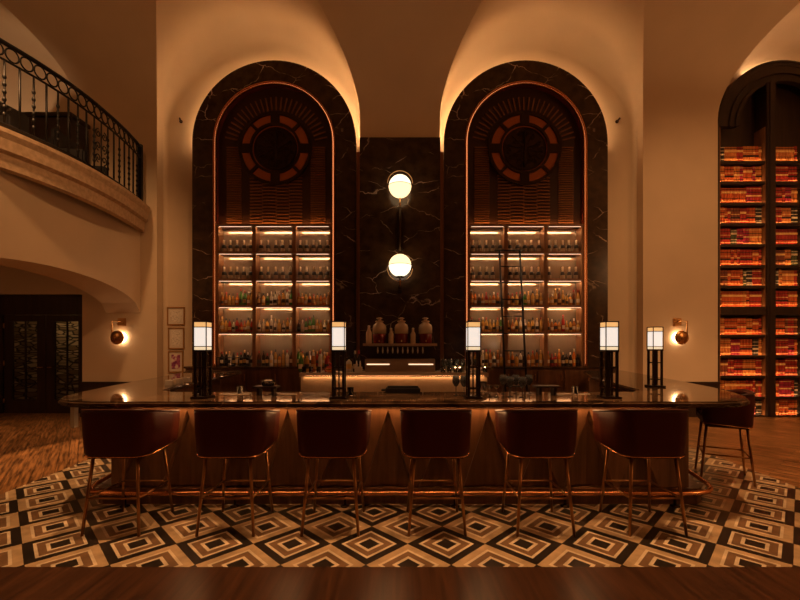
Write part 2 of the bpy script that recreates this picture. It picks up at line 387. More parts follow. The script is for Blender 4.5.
# gallery slab with moulded stone edge
def gx(y): return -5.58 - (.07 if y > 7.2 else .12) * (y - 7.2) ** 2
ys = [9.06 - 5.2 * i / 30 for i in range(31)]
prof = [(-.1, 4.20), (.04, 4.20), (.04, 4.30), (.05, 4.40), (.12, 4.44), (.13, 4.60), (.17, 4.68), (.17, 4.74), (.06, 4.77), (-.1, 4.77)]
fb = MB(); v = []; f = []; n = len(prof)
for y in ys:
    for dx, z in prof: v.append((gx(y) + dx, y, z))
for i in range(len(ys) - 1):
    for k in range(n - 1): f.append((i * n + k, i * n + k + 1, (i + 1) * n + k + 1, (i + 1) * n + k))
f += [tuple(range(n)), tuple((len(ys) - 1) * n + k for k in range(n))]
fb.add(v, f)
struct(fb.build('trim_1', SOFT_STONE))
sl = [(gx(y) - .05, y) for y in ys] + [(-XW, ys[-1]), (-XW, YL)]
struct(MB().prism(sl, 4.45, 4.76, 'z').build('floor_gallery', DARKWOOD))

# ---------------------------------------------------------------- gallery railing
rail = thing('gallery_railing', 'black wrought iron railing with rings and scrolls along the upper gallery', 'railing', (gx(7.4), 7.4, 4.77))
inv = Matrix.Translation((-gx(7.4), -7.4, -4.77))
def rel(b): b.v = [tuple(inv @ Vector(p)) for p in b.v]; return b
yr = [8.92 - .18 * i for i in range(25)]
pth = [(gx(y), y) for y in yr]
rel(MB().tube([(x, y, 6.05) for x, y in pth], .035)).build('top_rail', IRON, rail)
rel(MB().tube([(x, y, 5.80) for x, y in pth], .018)).build('middle_rail', IRON, rail)
rel(MB().tube([(x, y, 4.85) for x, y in pth], .028)).build('bottom_rail', IRON, rail)
rel(MB().box(pth[0][0] - .035, pth[0][0] + .035, yr[0] - .035, yr[0] + .035, 4.77, 6.10)).build('end_post', IRON, rail)
for i in range(len(yr) - 1):
    xm = (pth[i][0] + pth[i + 1][0]) / 2; ym = (yr[i] + yr[i + 1]) / 2
    dx, dy = pth[i + 1][0] - pth[i][0], yr[i + 1] - yr[i]; L = math.hypot(dx, dy); dx /= L; dy /= L
    rel(MB().tube([(xm + dx * .085 * math.cos(a), ym + dy * .085 * math.cos(a), 5.922 + .095 * math.sin(a)) for a in [2 * PI * k / 18 for k in range(18)]], .012, 6, True)).build('ring', IRON, rail)
    if i and i not in (8,):
        x, y = pth[i]
        if i % 2:
            b = MB().tube([(x, y, 4.85), (x, y, 5.8)], .014, 6)
            for t in range(6): b.ball((x, y, 5.0 + t * .11), .026, 8, (1, 1, 1.5))
        else: b = MB().tube([(x, y, 4.85), (x, y, 5.8)], .016, 6)
        rel(b).build('baluster', IRON, rail)
sc = MB(); x, y = pth[8]
for sy in (-1, 1):
    for zc, sz in ((5.1, 1), (5.55, -1), (5.32, 1)):
        sp = []
        for k in range(26):
            t = k / 25; r_ = .085 * (1 - .8 * t); a = -PI / 2 + t * 2.6 * PI
            sp.append((x, y + sy * (.075 + r_ * math.cos(a) * .8), zc + sz * r_ * math.sin(a)))
        sc.tube(sp, .010, 6)
sc.tube([(x, y, 4.85), (x, y, 5.8)], .012, 6)
rel(sc).build('scroll_panel', IRON, rail)
# furniture in the gallery
gc = thing('gallery_cabinet', 'tall dark wooden cabinet with pale shelf edge behind the gallery railing', 'cabinet', (-7.75, 8.75, 4.762))
b = MB().box(-.75, .75, -.25, .25, 0, 1.72); b.box(-.8, .8, -.3, .25, 1.72, 1.8).build('body', DARKWOOD, gc, .01)
MB().box(-.74, .74, -.34, -.251, .80, .84).build('shelf_edge', mat('pale_wood', (.4, .22, .12), .5), gc)
for sx in (-1, 1): MB().box(min(sx * .04, sx * .70), max(sx * .04, sx * .70), -.275, -.251, .9, 1.66).build('door', DARKWOOD, gc, .005)
def armchair(label, loc, rz):
    t = thing('lounge_armchair', label, 'armchair', loc, rz, 'armchairs behind the gallery railing')
    MB().box(-.3, .3, -.28, .3, .22, .44).build('seat', BLACK, t, .04)
    MB().box(-.34, .34, .24, .36, .18, 1.08).build('backrest', BLACK, t, .04)
    for sx in (-1, 1):
        MB().box(sx * .37 - .05, sx * .37 + .05, -.28, .3, .2, .66).build('armrest', BLACK, t, .03)
        for sy in (-.22, .22): MB().tube([(sx * .28, sy, .22), (sx * .32, sy, 0)], .018, 6).build('leg', BLACK, t)
    return t
armchair('black armchair behind the scroll panel of the gallery railing', (-6.62, 7.0, 4.762), PI / 2 * .9)
armchair('black armchair at the far end of the gallery beside its end post', (-6.45, 8.1, 4.762), PI / 2 * 1.1)

# ---------------------------------------------------------------- doors under the gallery
dr = thing('door_1', 'dark double door with glazed panes under the gallery, stone wall behind', 'door', (-8.5, 9.62, 0)); struct(dr)
DW = .98
MB().box(-1.9, 1.16, -.04, .06, 2.36, 2.85).box(-1.9, -1.02, -.04, .06, 0, 2.36).box(1.0, 1.16, -.04, .06, 0, 2.36).build('door_frame', DARKWOOD, dr)
for sx in (-1, 1):
    a0, a1 = (-1.0, -.01) if sx < 0 else (.01, .98)
    b = MB().box(a0, a0 + .2, -.02, .03, 0, 2.35).box(a1 - .2, a1, -.02, .03, 0, 2.35).box(a0 + .2, a1 - .2, -.02, .03, 0, .33).box(a0 + .2, a1 - .2, -.02, .03, 2.2, 2.35)
    xm = (a0 + a1) / 2
    for k in range(1, 5): b.box(a0 + .2, a1 - .2, -.012, .022, .33 + 1.87 * k / 5 - .012, .33 + 1.87 * k / 5 + .012)
    b.box(xm - .012, xm + .012, -.012, .022, .33, 2.2)
    lf = b.build('door_leaf', DARKWOOD, dr)
    MB().box(a0 + .2, a1 - .2, .002, .008, .33, 2.2).build('pane', PANE, lf)
    hx = -.08 if sx < 0 else .08
    MB().tube([(hx, -.02, 1.1), (hx, -.07, 1.1), (hx + sx * .09, -.07, 1.1)], .012, 8).build('handle', BRASS, lf)
    for hz in (.3, 1.2, 2.1):
        MB().tube([(a0 if sx < 0 else a1, -.03, hz - .06), (a0 if sx < 0 else a1, -.03, hz + .06)], .014, 6).build('hinge', BRASS, lf)

# ---------------------------------------------------------------- arched back-bar cabinets
CZ = 1.6 + 204.5 * S                     # centre height of the arches
def arch_path(r, z0, n=40, cx=0): return [(cx - r, z0)] + [(cx + r * math.cos(PI - PI * i / n), CZ + r * math.sin(PI - PI * i / n)) for i in range(n + 1)] + [(cx + r, z0)]
SHELF_Z = [3.76, 3.145, 2.545, 1.94, 1.165]
TOPZ = 4.36
UPR = [-1.37, -.455, .455, 1.37]
BAYX = [(-1.33, -.495), (-.415, .415), (.495, 1.33)]
BASEY = 8.72
def cabinet(side):
    cx = 2.866 if side == 'right' else -2.866
    t = thing('arched_bar_cabinet', f'tall arched black marble back bar cabinet with lit bottle shelves, {side} of the pillar', 'cabinet', (cx, 9.1, 0), 0, 'arched back bar cabinets')
    y = lambda v: v - 9.1
    MB().strip(arch_path(1.40, 1.166), arch_path(1.865, 1.166), 0, .10).build('marble_surround', BLACK_MARBLE, t, .006)
    for r in (1.365, 1.318):
        MB().strip(arch_path(r, 1.166), arch_path(r + .022, 1.166), -.015, .035).build('copper_trim', COPPER, t)
    MB().strip(arch_path(1.345, 1.166), arch_path(1.398, 1.166), .03, .286).build('inner_reveal', mat('oxblood_reveal', (.16, .025, .012), .4), t)
    MB().strip(arch_path(1.341, 1.2), arch_path(1.349, 1.2), -.004, .004).build('trim_shine', mat('trim_shine', (1, .5, .2), .5, emit=(1, .36, .12), es=1.6), t)  # bright shine of the copper trim, put in as a glowing strip
    # cove light behind the surround
    MB().tube([(1.835 * math.cos(a), .125, CZ + 1.835 * math.sin(a)) for a in [PI * .02 + PI * .98 * i / 40 for i in range(41)]], .012, 6).build('cove_light_strip', COVE, t)
    # lattice panel
    g = MB().prism(arch_path(1.344, TOPZ), .18, .2).build('lattice_panel', GRILLEBACK, t)
    sb = (MB(), MB()); b = MB(); z = TOPZ + .04
    while z < CZ - .02:
        sb[0].box(-1.14, -.80, .135, .18, z, z + .024); sb[1].box(.80, 1.14, .135, .18, z, z + .024)
        z += .0525
    for q in sb: q.build('side_slats', GRILLE, g)
    z = TOPZ + .05
    while z < CZ - .62 - .05:
        for i, (xa, xb) in enumerate(((-.60, -.31), (-.32, .01), (0, .31), (.30, .60))):
            o = .028 if i % 2 else 0
            b.box(xa, xb, .125 + .015 * (i % 2), .18, z + o, z + o + .03)
        z += .075
    b.box(-.012, .012, .15, .18, TOPZ + .04, CZ - .67).build('basketweave_slats', GRILLE, g)
    b = MB(); rc = CZ - .1
    for i in range(27):
        a = math.radians(14 + 152 * i / 26); M = Matrix.Translation((0, 0, rc)) @ Matrix.Rotation(-(a - PI / 2), 4, 'Y')
        b.box(-.014, .014, .145, .18, .92, 1.22, M)
    b.build('rays', GRILLE, g)
    ros = MB()
    for r0, r1 in ((.775, .84), (.53, .585)):
        ros.strip([(r0 * math.cos(2 * PI * i / 48), rc + r0 * math.sin(2 * PI * i / 48)) for i in range(48)], [(r1 * math.cos(2 * PI * i / 48), rc + r1 * math.sin(2 * PI * i / 48)) for i in range(48)], .06, .12, True)
    for i in range(16):
        a = 2 * PI * i / 16; w = .10 if i % 4 == 0 else .035 if i % 2 == 0 else .012
        M = Matrix.Translation((0, 0, rc)) @ Matrix.Rotation(-a, 4, 'Y')
        if i % 2 == 0: ros.box(.55, .80, .065, .115, -w, w, M)
    ro = ros.build('rosette', BRONZE, t)
    MB().strip([(.56 * math.cos(2 * PI * i / 48), rc + .56 * math.sin(2 * PI * i / 48)) for i in range(48)], [(.79 * math.cos(2 * PI * i / 48), rc + .79 * math.sin(2 * PI * i / 48)) for i in range(48)], .1, .116, True).build('amber_pane', AMBER, ro)
    MB().strip([(.505 * math.cos(2 * PI * i / 48), rc + .505 * math.sin(2 * PI * i / 48)) for i in range(48)], [(.535 * math.cos(2 * PI * i / 48), rc + .535 * math.sin(2 * PI * i / 48)) for i in range(48)], .11, .12, True).build('inner_amber_pane', AMBER, ro)
    fl = MB()
    fl.prism([(.47 * math.cos(2 * PI * i / 40), rc + .47 * math.sin(2 * PI * i / 40)) for i in range(40)], .125, .135)
    rnd = random.Random(3)
    for i in range(34):
        a = rnd.random() * 2 * PI; rr = .06 + .35 * math.sqrt(rnd.random()); px, pz = rr * math.cos(a), rc + rr * math.sin(a); q = .03 + .035 * rnd.random()
        fl.tube([(px + q * (1 - .02 * k) * math.cos(k * .5 + a), .11, pz + q * (1 - .02 * k) * math.sin(k * .5 + a)) for k in range(13)], .007, 5)
    fl.tube([(0, .10, rc - .42), (.02, .10, rc), (0, .10, rc + .4)], .02, 6)
    for i in range(10):
        a = 2 * PI * i / 10 + .2
        fl.tube([(.05 * math.cos(a), .105, rc + .05 * math.sin(a)), (.40 * math.cos(a + .25), .105, rc + .40 * math.sin(a + .25))], .008, 5)
    fl.build('filigree', BRONZE, ro)
    # shelving
    MB().box(-1.318, 1.318, .285, .29, SHELF_Z[4], TOPZ - .02).build('mirror_back', MIRROR, t)
    for i, ux in enumerate(UPR): MB().box(ux - (.04 if 0 < i < 3 else .0), ux + (.04 if 0 < i < 3 else 0) + (.052 if i == 0 else 0) - (.052 if i == 3 else 0), .0, .284, SHELF_Z[4], TOPZ - .02).build('upright', SHELFWOOD, t) if 0 < i < 3 else MB().box(*((-1.317, -1.262) if i == 0 else (1.262, 1.317)), 0, .284, SHELF_Z[4], TOPZ - .02).build('upright', SHELFWOOD, t)
    MB().box(-1.317, 1.317, -.01, .284, TOPZ - .02, TOPZ + .03).build('top_board', SHELFWOOD, t)
    for zi in SHELF_Z[:4]:
        for xa, xb in ((-1.262, -.495), (-.415, .415), (.495, 1.262)):
            MB().box(xa, xb, -.01, .284, zi - .045, zi).build('shelf', SHELFWOOD, t)
    for k, zi in enumerate([TOPZ - .02] + [z - .045 for z in SHELF_Z[:4]]):
        for xa, xb in ((-1.262, -.495), (-.415, .415), (.495, 1.262)):
            MB().box(xa + .02, xb - .02, .03, .055, zi - .006, zi - .001).build('shelf_light_strip', LED, t)
            MB().box(xa, xb, -.011, .006, zi - .022, zi - .0005).build('light_lip', SHELFWOOD, t)
            MB().box(xa + .02, xb - .02, -.0135, -.0115, zi - .022, zi - .011).build('light_diffuser', mat('light_diffuser', (1, .8, .6), .5, emit=(1, .62, .38), es=1.5), t)
    MB().box(-1.26, 1.26, .075, .105, TOPZ + .031, TOPZ + .045).build('panel_light_strip', mat('panel_light', (1, .6, .3), .5, emit=(1, .4, .12), es=17), t)
    # base with cupboard doors
    x0, x1 = (-1.86, 1.55) if side == 'left' else (-1.05, 1.9)
    MB().box(x0, x1, BASEY - 9.1, .284, 1.12, 1.165).build('base_top', COUNTER, t, .008)
    MB().box(x0 + .02, x1 - .02, BASEY - 9.1 + .05, .28, 0, 1.12).build('base_body', WALNUT, t)
    nd = 5; w = (x1 - x0 - .04) / nd
    for k in range(nd):
        d = MB().box(x0 + .02 + k * w + .012, x0 + .02 + (k + 1) * w - .012, BASEY - 9.1 + .025, BASEY - 9.1 + .05, .1, 1.09).build('cupboard_door', WALNUT, t, .004)
        MB().box(x0 + .02 + (k + 1) * w - .05, x0 + .02 + (k + 1) * w - .035, BASEY - 9.1 + .008, BASEY - 9.1 + .025, .85, 1.0).build('pull', BRASS, d)
    return t
CAB = {s: cabinet(s) for s in ('left', 'right')}

# marble pillar between the arches
pil = thing('marble_pillar', 'black veined marble pillar panel between the two arched cabinets', 'pillar', (0, 9.1, 0))
MB().box(-.91, .91, -.06, -.002, 0, 6.33).build('marble_cladding', BLACK_MARBLE, pil, .004)
for sx in (-1, 1): MB().box(*sorted((sx * .912, sx * .985)), -.055, -.002, 0, 6.0).build('bronze_edge', mat('aged_bronze', (.25, .12, .05), .35, .9), pil)

# ---------------------------------------------------------------- globe lights on the pillar
def globe(label, z, up):
    t = thing('globe_wall_light', label, 'wall light', (0, 9.04, z), 0, 'globe lights on the pillar')
    MB().ball((0, -.28, 0),   .245, 28, a0=0).build('upper_globe', GLOBE if up else GLOBELOW, t)
    MB().ball((0, -.28, 0),   .245, 28, a1=0).build('lower_globe', GLOBELOW if up else GLOBE, t)
    MB().tube([(.257 * math.cos(a), -.28 + .257 * math.sin(a), 0) for a in [2 * PI * i / 36 for i in range(36)]], .006, 6, True).build('seam_band', BRASS, t)
    s = 1 if up else -1
    MB().tube([(.275 * math.cos(a), -.28, -.09 * -s * 0 + s * (.275 * math.sin(a) + .07)) for a in [PI * i / 24 for i in range(25)]], .009, 6).build('hoop', BRASS, t)
    MB().tube([(0, -.28, -.25), (0, -.28, -.42), (0, -.16, -.46)] if not up else [(0, -.28, -.25), (0, -.28, -.55)], .016, 8).build('stem', BRASS, t)
    if up:
        MB().box(-.085, .085, -.16, -.001, -1.36, -.5).build('back_plate', BRONZE, t, .02)
        MB().tube([(0, -.28, -.45), (0, -.28, -1.40)], .03, 10).build('rod', BRONZE, t)
        MB().box(-.02, .02, -.28, -.15, -1.2, -1.1).build('bracket', BRONZE, t)
    else:
        MB().lathe([(.02, -.27), (.1, -.26), (.11, -.245)], (0, -.28, 0), 16).build('cup', BRONZE, t)
        MB().box(-.03, .03, -.18, -.001, -.56, -.40).build('bracket', BRONZE, t, .005)
    lt = lamp('POINT', 'globe_halo_fill', (0, 9.0, z), 9, (1, .42, .12), .01)  # hidden point added behind the globe for its glow on the marble
    return t
globe('upper glowing opal globe light on the black marble pillar', P(400, 187.5, 8.82).z, True)
globe('lower glowing opal globe light on the black marble pillar', P(400, 266, 8.82).z, False)

# ---------------------------------------------------------------- wall sconces
def sconce(side):
    s = -1 if side == 'left' else 1
    p = P(117.5 if s < 0 else 681.5, 337.5, 9.0)
    t = thing('wall_sconce', f'small brass disc wall sconce glowing on the {side} pier', 'wall light', (p.x, 9.1, p.z), 0, 'brass disc sconces')
    MB().box(-.085 - s * .045, .085 - s * .045, -.05, -.001, .27, .44).build('back_plate', BRASS, t, .006)
    MB().tube([(-s * .045, -.05, .37), (-s * .045, -.09, .37), (s * .135, -.09, .37), (s * .135, -.09, .03), (s * .1, -.09, 0)], .014, 8).build('arm', BRASS, t)
    M = Matrix.Rotation(PI / 2, 4, 'X')
    MB().lathe([(.005, .13), (.08, .125), (.135, .105), (.16, .085), (.16, .078), (.005, .078)], (s * .02, 0, 0), 28, M).build('disc_shade', BRASS, t)
    MB().lathe([(.005, .06), (.125, .06), (.125, .02), (.005, .02)], (-s * .03, 0, 0), 24, M).build('light_source', SCONCE, t)
    return t
sconce('left'); sconce('right')
for X, side in ((180, 'left'), (618, 'right')):
    p = P(X, 120.5, 9.35)
    t = thing('wall_spot', f'tiny metal fitting on the plaster {"left of the left" if side == "left" else "right of the right"} marble arch', 'fitting', (p.x, 9.4, p.z))
    MB().lathe([(.04, 0), (.04, .015), (.03, .02)], (0, 0, 0), 12, Matrix.Rotation(PI / 2, 4, 'X')).build('rose', BRONZE, t)
    MB().tube([(0, -.02, 0), (.02, -.10, .03)], .02, 8).build('spout', BRONZE, t)

# ---------------------------------------------------------------- framed pictures
for nm, lab, X0, X1, Y0, Y1, art in (
        ('framed_picture', 'top framed certificate of three on the plaster left of the left arch', 167, 184.5, 307, 325, 0),
        ('framed_picture', 'middle framed certificate of three on the plaster left of the left arch', 168, 184, 327.5, 349, 0),
        ('framed_picture', 'lowest of three gold frames left of the arch, purple and red print', 168, 183, 351, 372.5, 1)):
    a, b_ = P(X0, Y1, 9.37), P(X1, Y0, 9.37); w = (b_.x - a.x) / 2; h = (b_.z - a.z) / 2
    t = thing(nm, lab, 'picture', (a.x + w, 9.4, a.z + h), 0, 'framed pictures by the left arch')
    fr = MB()
    for q in ((-w, w, -h, -h + .025), (-w, w, h - .025, h), (-w, -w + .025, -h + .025, h - .025), (w - .025, w, -h + .025, h - .025)): fr.box(q[0], q[1], -.035, -.002, q[2], q[3])
    fr.build('frame', mat('gilt_frame', (.42, .22, .07), .4, .4), t)
    MB().box(-w + .025, w - .025, -.015, -.003, -h + .025, h - .025).build('mat_board', PALE, t)
    MB().box(-w + .075, w - .075, -.018, -.015, -h + .085, h - .085).build('print', print_paper('print_art' if art else 'print_text', art), t)

# ---------------------------------------------------------------- bottles
GLASSCOL = {'amber': (.55, .20, .04), 'golden': (.75, .42, .10), 'green': (.10, .28, .06), 'clear': (.85, .76, .62), 'red': (.45, .03, .02), 'brown': (.12, .04, .015), 'dark': (.02, .012, .01), 'orange': (.75, .22, .03)}
GM = {k: mat('bottle_glass_' + k, v, .08, trans=.25 if k not in ('dark', 'brown') else 0) for k, v in GLASSCOL.items()}
CAPM = [mat('cap_gold', (.7, .45, .18), .3, .8), mat('cap_black', (.02, .02, .02), .4), mat('cap_cream', (.75, .66, .55), .5), mat('cap_red', (.35, .03, .02), .4)]
LABM = [mat('label_cream', (.75, .62, .45), .7), mat('label_black', (.03, .022, .018), .6), mat('label_gold', (.6, .38, .12), .5)]
SHAPES = {
    'tall': [(.034, 0), (.038, .01), (.038, .17), (.030, .20), (.014, .225), (.013, .275)],
    'square': [(.044, 0), (.047, .01), (.047, .14), (.036, .165), (.016, .18), (.015, .22)],
    'round': [(.040, 0), (.055, .02), (.062, .07), (.050, .13), (.02, .165), (.015, .21)],
    'slim': [(.027, 0), (.030, .01), (.030, .20), (.024, .225), (.012, .25), (.012, .30)],
    'liqueur': [(.048, 0), (.050, .012), (.040, .10), (.046, .15), (.020, .19), (.015, .235)],
}
MESH = {}
def bottle_meshes(shape, col, cap, lab):
    if ('b', shape, col) not in MESH:
        pr = SHAPES[shape]; MESH['b', shape, col] = MB().lathe(pr, n=12).mesh('bottle_body', GM[col])
    if ('c', shape, cap) not in MESH:
        r, h = SHAPES[shape][-1]; MESH['c', shape, cap] = MB().lathe([(r + .003, h - .028), (r + .004, h), (r + .003, h + .022), (r * .7, h + .026)], n=10).mesh('cap', CAPM[cap])
    if ('l', shape, lab) not in MESH:
        r = SHAPES[shape][2][0] if shape not in ('round', 'liqueur') else SHAPES[shape][2][0]
        z0, z1 = (.05, .12)
        if shape == 'liqueur': r = .0465; z0, z1 = .03, .09; 
        if shape == 'round': r = .0635; z0, z1 = .045, .09
        n = 9; v = []
        for z in (z0, z1):
            for k in range(n): a = -PI / 2 - 1.1 + 2.2 * k / (n - 1); v.append(((r + .0015) * math.cos(a), (r + .0015) * math.sin(a), z))
        MESH['l', shape, lab] = MB().add(v, [(k, k + 1, n + k + 1, n + k) for k in range(n - 1)], True).mesh('label', LABM[lab])
    return MESH['b', shape, col], MESH['c', shape, cap], MESH['l', shape, lab]
def bottle(loc, shape, col, cap, lab, label, group, sc=1):
    t = thing('bottle', label, 'bottle', loc, random.uniform(-.3, .3), group); t.scale = (sc[0], sc[0], sc[1]) if isinstance(sc, tuple) else (sc,) * 3
    for nm, me in zip(('body', 'cap', 'paper_label'), bottle_meshes(shape, col, cap, lab)):
        o = bpy.data.objects.new(nm, me); C.objects.link(o); o.parent = t
    return t
ROWN = ['top', 'second', 'third', 'fourth', 'lowest']; BAYN = ['left', 'middle', 'right']
# the two upper rows: uniform dark bottles with tall pale necks
up0 = thing('bottle', '', 'bottle', (0, -50, 0))
MB().lathe([(.044, 0), (.047, .008), (.047, .135), (.038, .158)], n=14).build('body', mat('smoked_glass', (.34, .25, .16), .3), up0)
MB().lathe([(.0475, .095), (.0482, .10), (.0482, .15), (.0385, .17), (.022, .178)], n=14).build('shoulder_band', mat('black_shoulder', (.018, .013, .010), .4), up0)
MB().lathe([(.021, .176), (.020, .22), (.022, .225), (.023, .285), (.016, .29)], n=12).build('neck', mat('pale_neck', (.80, .66, .48), .4), up0)
first = True
for side in ('left', 'right'):
    cx = CAB[side].location.x
    for r in range(2):
        for bi in range(3):
            xa, xb = [(-1.262, -.495), (-.415, .415), (.495, 1.262)][bi]
            n = 5
            for k in range(n):
                if side == 'right' and r == 1 and bi == 0 and k == 4: continue
                if side == 'right' and r == 1 and bi == 2 and k == 1: continue
                x = cx + xa + (xb - xa) * (k + .5) / n + random.uniform(-.012, .012); EP = EPS
                lab = f'{ORD[k]} pale-necked dark bottle from left, {ROWN[r]} shelf, {BAYN[bi]} bay of {side} arch'
                loc = (x, 9.22, SHELF_Z[r] + EPS)
                if first: up0.location = loc; up0['label'] = lab; up0['group'] = 'pale-necked bottles on the upper shelves'; first = False
                else: dup(up0, loc, random.uniform(-.2, .2), lab)
MIX = {  # the look of each cell, from the photograph
    ('left', 2, 0): 'amber amber golden golden orange green green', ('left', 2, 1): 'brown golden green clear clear amber golden', ('left', 2, 2): 'amber amber golden orange amber golden orange',
    ('left', 3, 0): 'golden golden red clear red red amber', ('left', 3, 1): 'clear clear golden clear clear golden clear', ('left', 3, 2): 'dark clear green green green golden golden',
    ('left', 4, 0): 'dark dark clear dark golden dark dark', ('left', 4, 1): 'brown dark dark clear golden amber golden', ('left', 4, 2): 'green golden green clear amber red clear',
    ('right', 2, 0): 'amber orange brown amber red amber orange', ('right', 2, 1): 'amber golden golden brown green golden golden', ('right', 2, 2): 'amber golden golden brown golden golden amber',
    ('right', 3, 0): 'dark green green golden golden golden golden', ('right', 3, 1): 'golden amber golden clear clear golden golden', ('right', 3, 2): 'amber amber orange amber red golden golden',
    ('right', 4, 0): 'clear golden golden clear golden amber clear', ('right', 4, 1): 'amber amber golden clear dark amber amber', ('right', 4, 2): 'amber red red orange dark dark dark'}
for (side, r, bi), cols in MIX.items():
    cx = CAB[side].location.x; xa, xb = [(-1.262, -.495), (-.415, .415), (.495, 1.262)][bi]; cols = cols.split(); cols = cols + random.sample(cols, 2)
    for k, c in enumerate(cols):
        x = cx + xa + (xb - xa) * (k + .5) / len(cols)
        sh = random.choice(list(SHAPES)) if r != 4 else random.choice(['tall', 'tall', 'slim', 'square'])
        sc = random.uniform(.9, 1.04) if sh == 'round' or sh == 'square' or sh == 'liqueur' else random.uniform(.95, 1.15)
        sc *= 1.18 if sh in ('round', 'square', 'liqueur') else 1.04; sc = (min(sc, .081 / (2 * max(p[0] for p in SHAPES[sh]))), sc)
        bottle((x, 9.2 + random.uniform(-.02, .02), SHELF_Z[r] + EPS), sh, c, random.randrange(4), random.randrange(3),
               f'{c} glass bottle, {ORD[k]} from left, {ROWN[r]} shelf, {BAYN[bi]} bay of {side} arch', f'bottles on the {ROWN[r]} shelf of the {side} arch', sc)
# dark bottle rack in the left bay
bk = thing('bottle_rack', 'low black wire rack around bottles on lowest shelf, left bay of left arch', 'rack', (-2.866 - .88, 9.02, 1.165 + EPS))
for z in (.015, .19): MB().tube([(-.36, -.05, z), (.36, -.05, z), (.36, .06, z), (-.36, .06, z)], .010, 6, True).build('hoop_rail', IRON, bk)
for x in (-.36, -.12, .12, .36): MB().tube([(x, -.05, 0), (x, -.05, .19)], .010, 6).build('post', IRON, bk)

# ---------------------------------------------------------------- rolling ladder
ld = thing('rolling_ladder', 'thin black library ladder leaning against the right arch shelves', 'ladder', (2.55, 8.62, 0))
lt = Vector((0, 0, 0)); A = [Vector((-.02, -.25, 0)), Vector((-.18, .40, 3.77))]; B = [Vector((.47, -.25, 0)), Vector((.26, .40, 3.77))]
A = [Vector((-.31, -.25, 0)), Vector((-.31, .40, 3.77))]; B = [Vector((.14, -.25, 0)), Vector((.15, .40, 3.77))]
for q in (A, B):
    MB().tube([q[0], q[1]], .024, 8).build('stile', IRON, ld)
for k in range(1, 10):
    f = k / 10; MB().tube([A[0].lerp(A[1], f), B[0].lerp(B[1], f)], .014, 6).build('rung', IRON, ld)
MB().tube([(-.42, .40, 3.77), (.26, .40, 3.77)], .014, 6).build('hook_bar', IRON, ld)

# ---------------------------------------------------------------- bookcase in the right bay
BX = 8.73
bc = thing('arched_bookcase', 'tall dark wooden arched bookcase with lit shelves of bound volumes, far right', 'bookcase', (BX, 9.1, 0))
bz = 6.62
def bpath(r, z0=0, n=36): return [(-r, z0)] + [(r * math.cos(PI - PI * i / n), bz + r * math.sin(PI - PI * i / n)) for i in range(n + 1)] + [(r, z0)]
MB().strip(bpath(1.46), bpath(1.5), .0, .28).build('outer_frame', DARKWOOD, bc)
MB().strip(bpath(1.38, bz)[1:-1], bpath(1.459, bz)[1:-1], .01, .28).build('arch_frame', DARKWOOD, bc)
hood = MB().strip(bpath(1.06, 6.62)[1:-1], bpath(1.38, 6.62)[1:-1], .02, .14).strip(bpath(1.02, 6.62)[1:-1], bpath(1.1, 6.62)[1:-1], -.01, .1).strip(bpath(1.2, 6.62)[1:-1], bpath(1.24, 6.62)[1:-1], -.01, .1)
hood.build('arch_hood', DARKWOOD, bc)
MB().tube([(1.505 * math.cos(a), .24, bz + 1.505 * math.sin(a)) for a in [PI * (.15 + .5 * i / 20) for i in range(21)]], .010, 6).build('cove_light_strip', mat('bookcase_cove', (1, .7, .4), .5, emit=(1, .56, .28), es=40), bc)
MB().prism(bpath(1.47), .282, .295).build('back_board', DARKWOOD, bc)
MB().box(-.41, -.20, -.03, .28, 0, 7.6).build('mullion', DARKWOOD, bc, .01)
MB().box(-.35, -.27, -.05, -.03, 0, 7.6).build('mullion_fillet', DARKWOOD, bc)
MB().box(.98, 1.1, -.03, .28, 0, 7.2).build('mullion', DARKWOOD, bc, .01)
MB().box(-1.459, -1.441, 0, .28, 0, 6.6).build('side_panel', SHELFWOOD, bc)
MB().box(-.43, -.412, 0, .28, 0, 6.6).build('side_panel', SHELFWOOD, bc)
BYS = [161.5, 182, 203, 223.5, 244.5, 265.5, 286, 307, 335, 355.5, 376, 397, 415.5]
BZ = [1.6 + (346.5 - v) * S for v in BYS]
for i, z in enumerate(BZ):
    for xa, xb in ((-1.44, -.431), (-.199, .979)):
        MB().box(xa, xb, -.01, .28, max(.0, z - .05), z).build('shelf', DARKWOOD, bc)
        MB().box(xa + .01, xb - .01, .002, .016, z + .001, z + .006).build('shelf_light_strip', BOOKLED, bc)
        MB().box(xa, xb, -.011, -.001, z - .02, z + .011).build('shelf_lip', DARKWOOD, bc)
MB().box(-1.44, .979, -.02, .28, BZ[7] - .18, BZ[7] - .051).build('cross_beam', DARKWOOD, bc)
BC = {'red': ((.36, .022, .012), 0), 'orange': ((.52, .09, .016), 0), 'tan': ((.55, .17, .035), 0), 'crimson': ((.36, .015, .05), 0), 'black': ((.025, .02, .016), 1), 'green': ((.05, .06, .02), 1), 'brown': ((.22, .05, .018), 0)}
gold = mat('gilt_band', (.85, .55, .2), .45, .2); cream = mat('cream_band', (.7, .55, .35), .6); darkband = mat('dark_band', (.03, .008, .006), .6)
BW = .0712; BME = {}
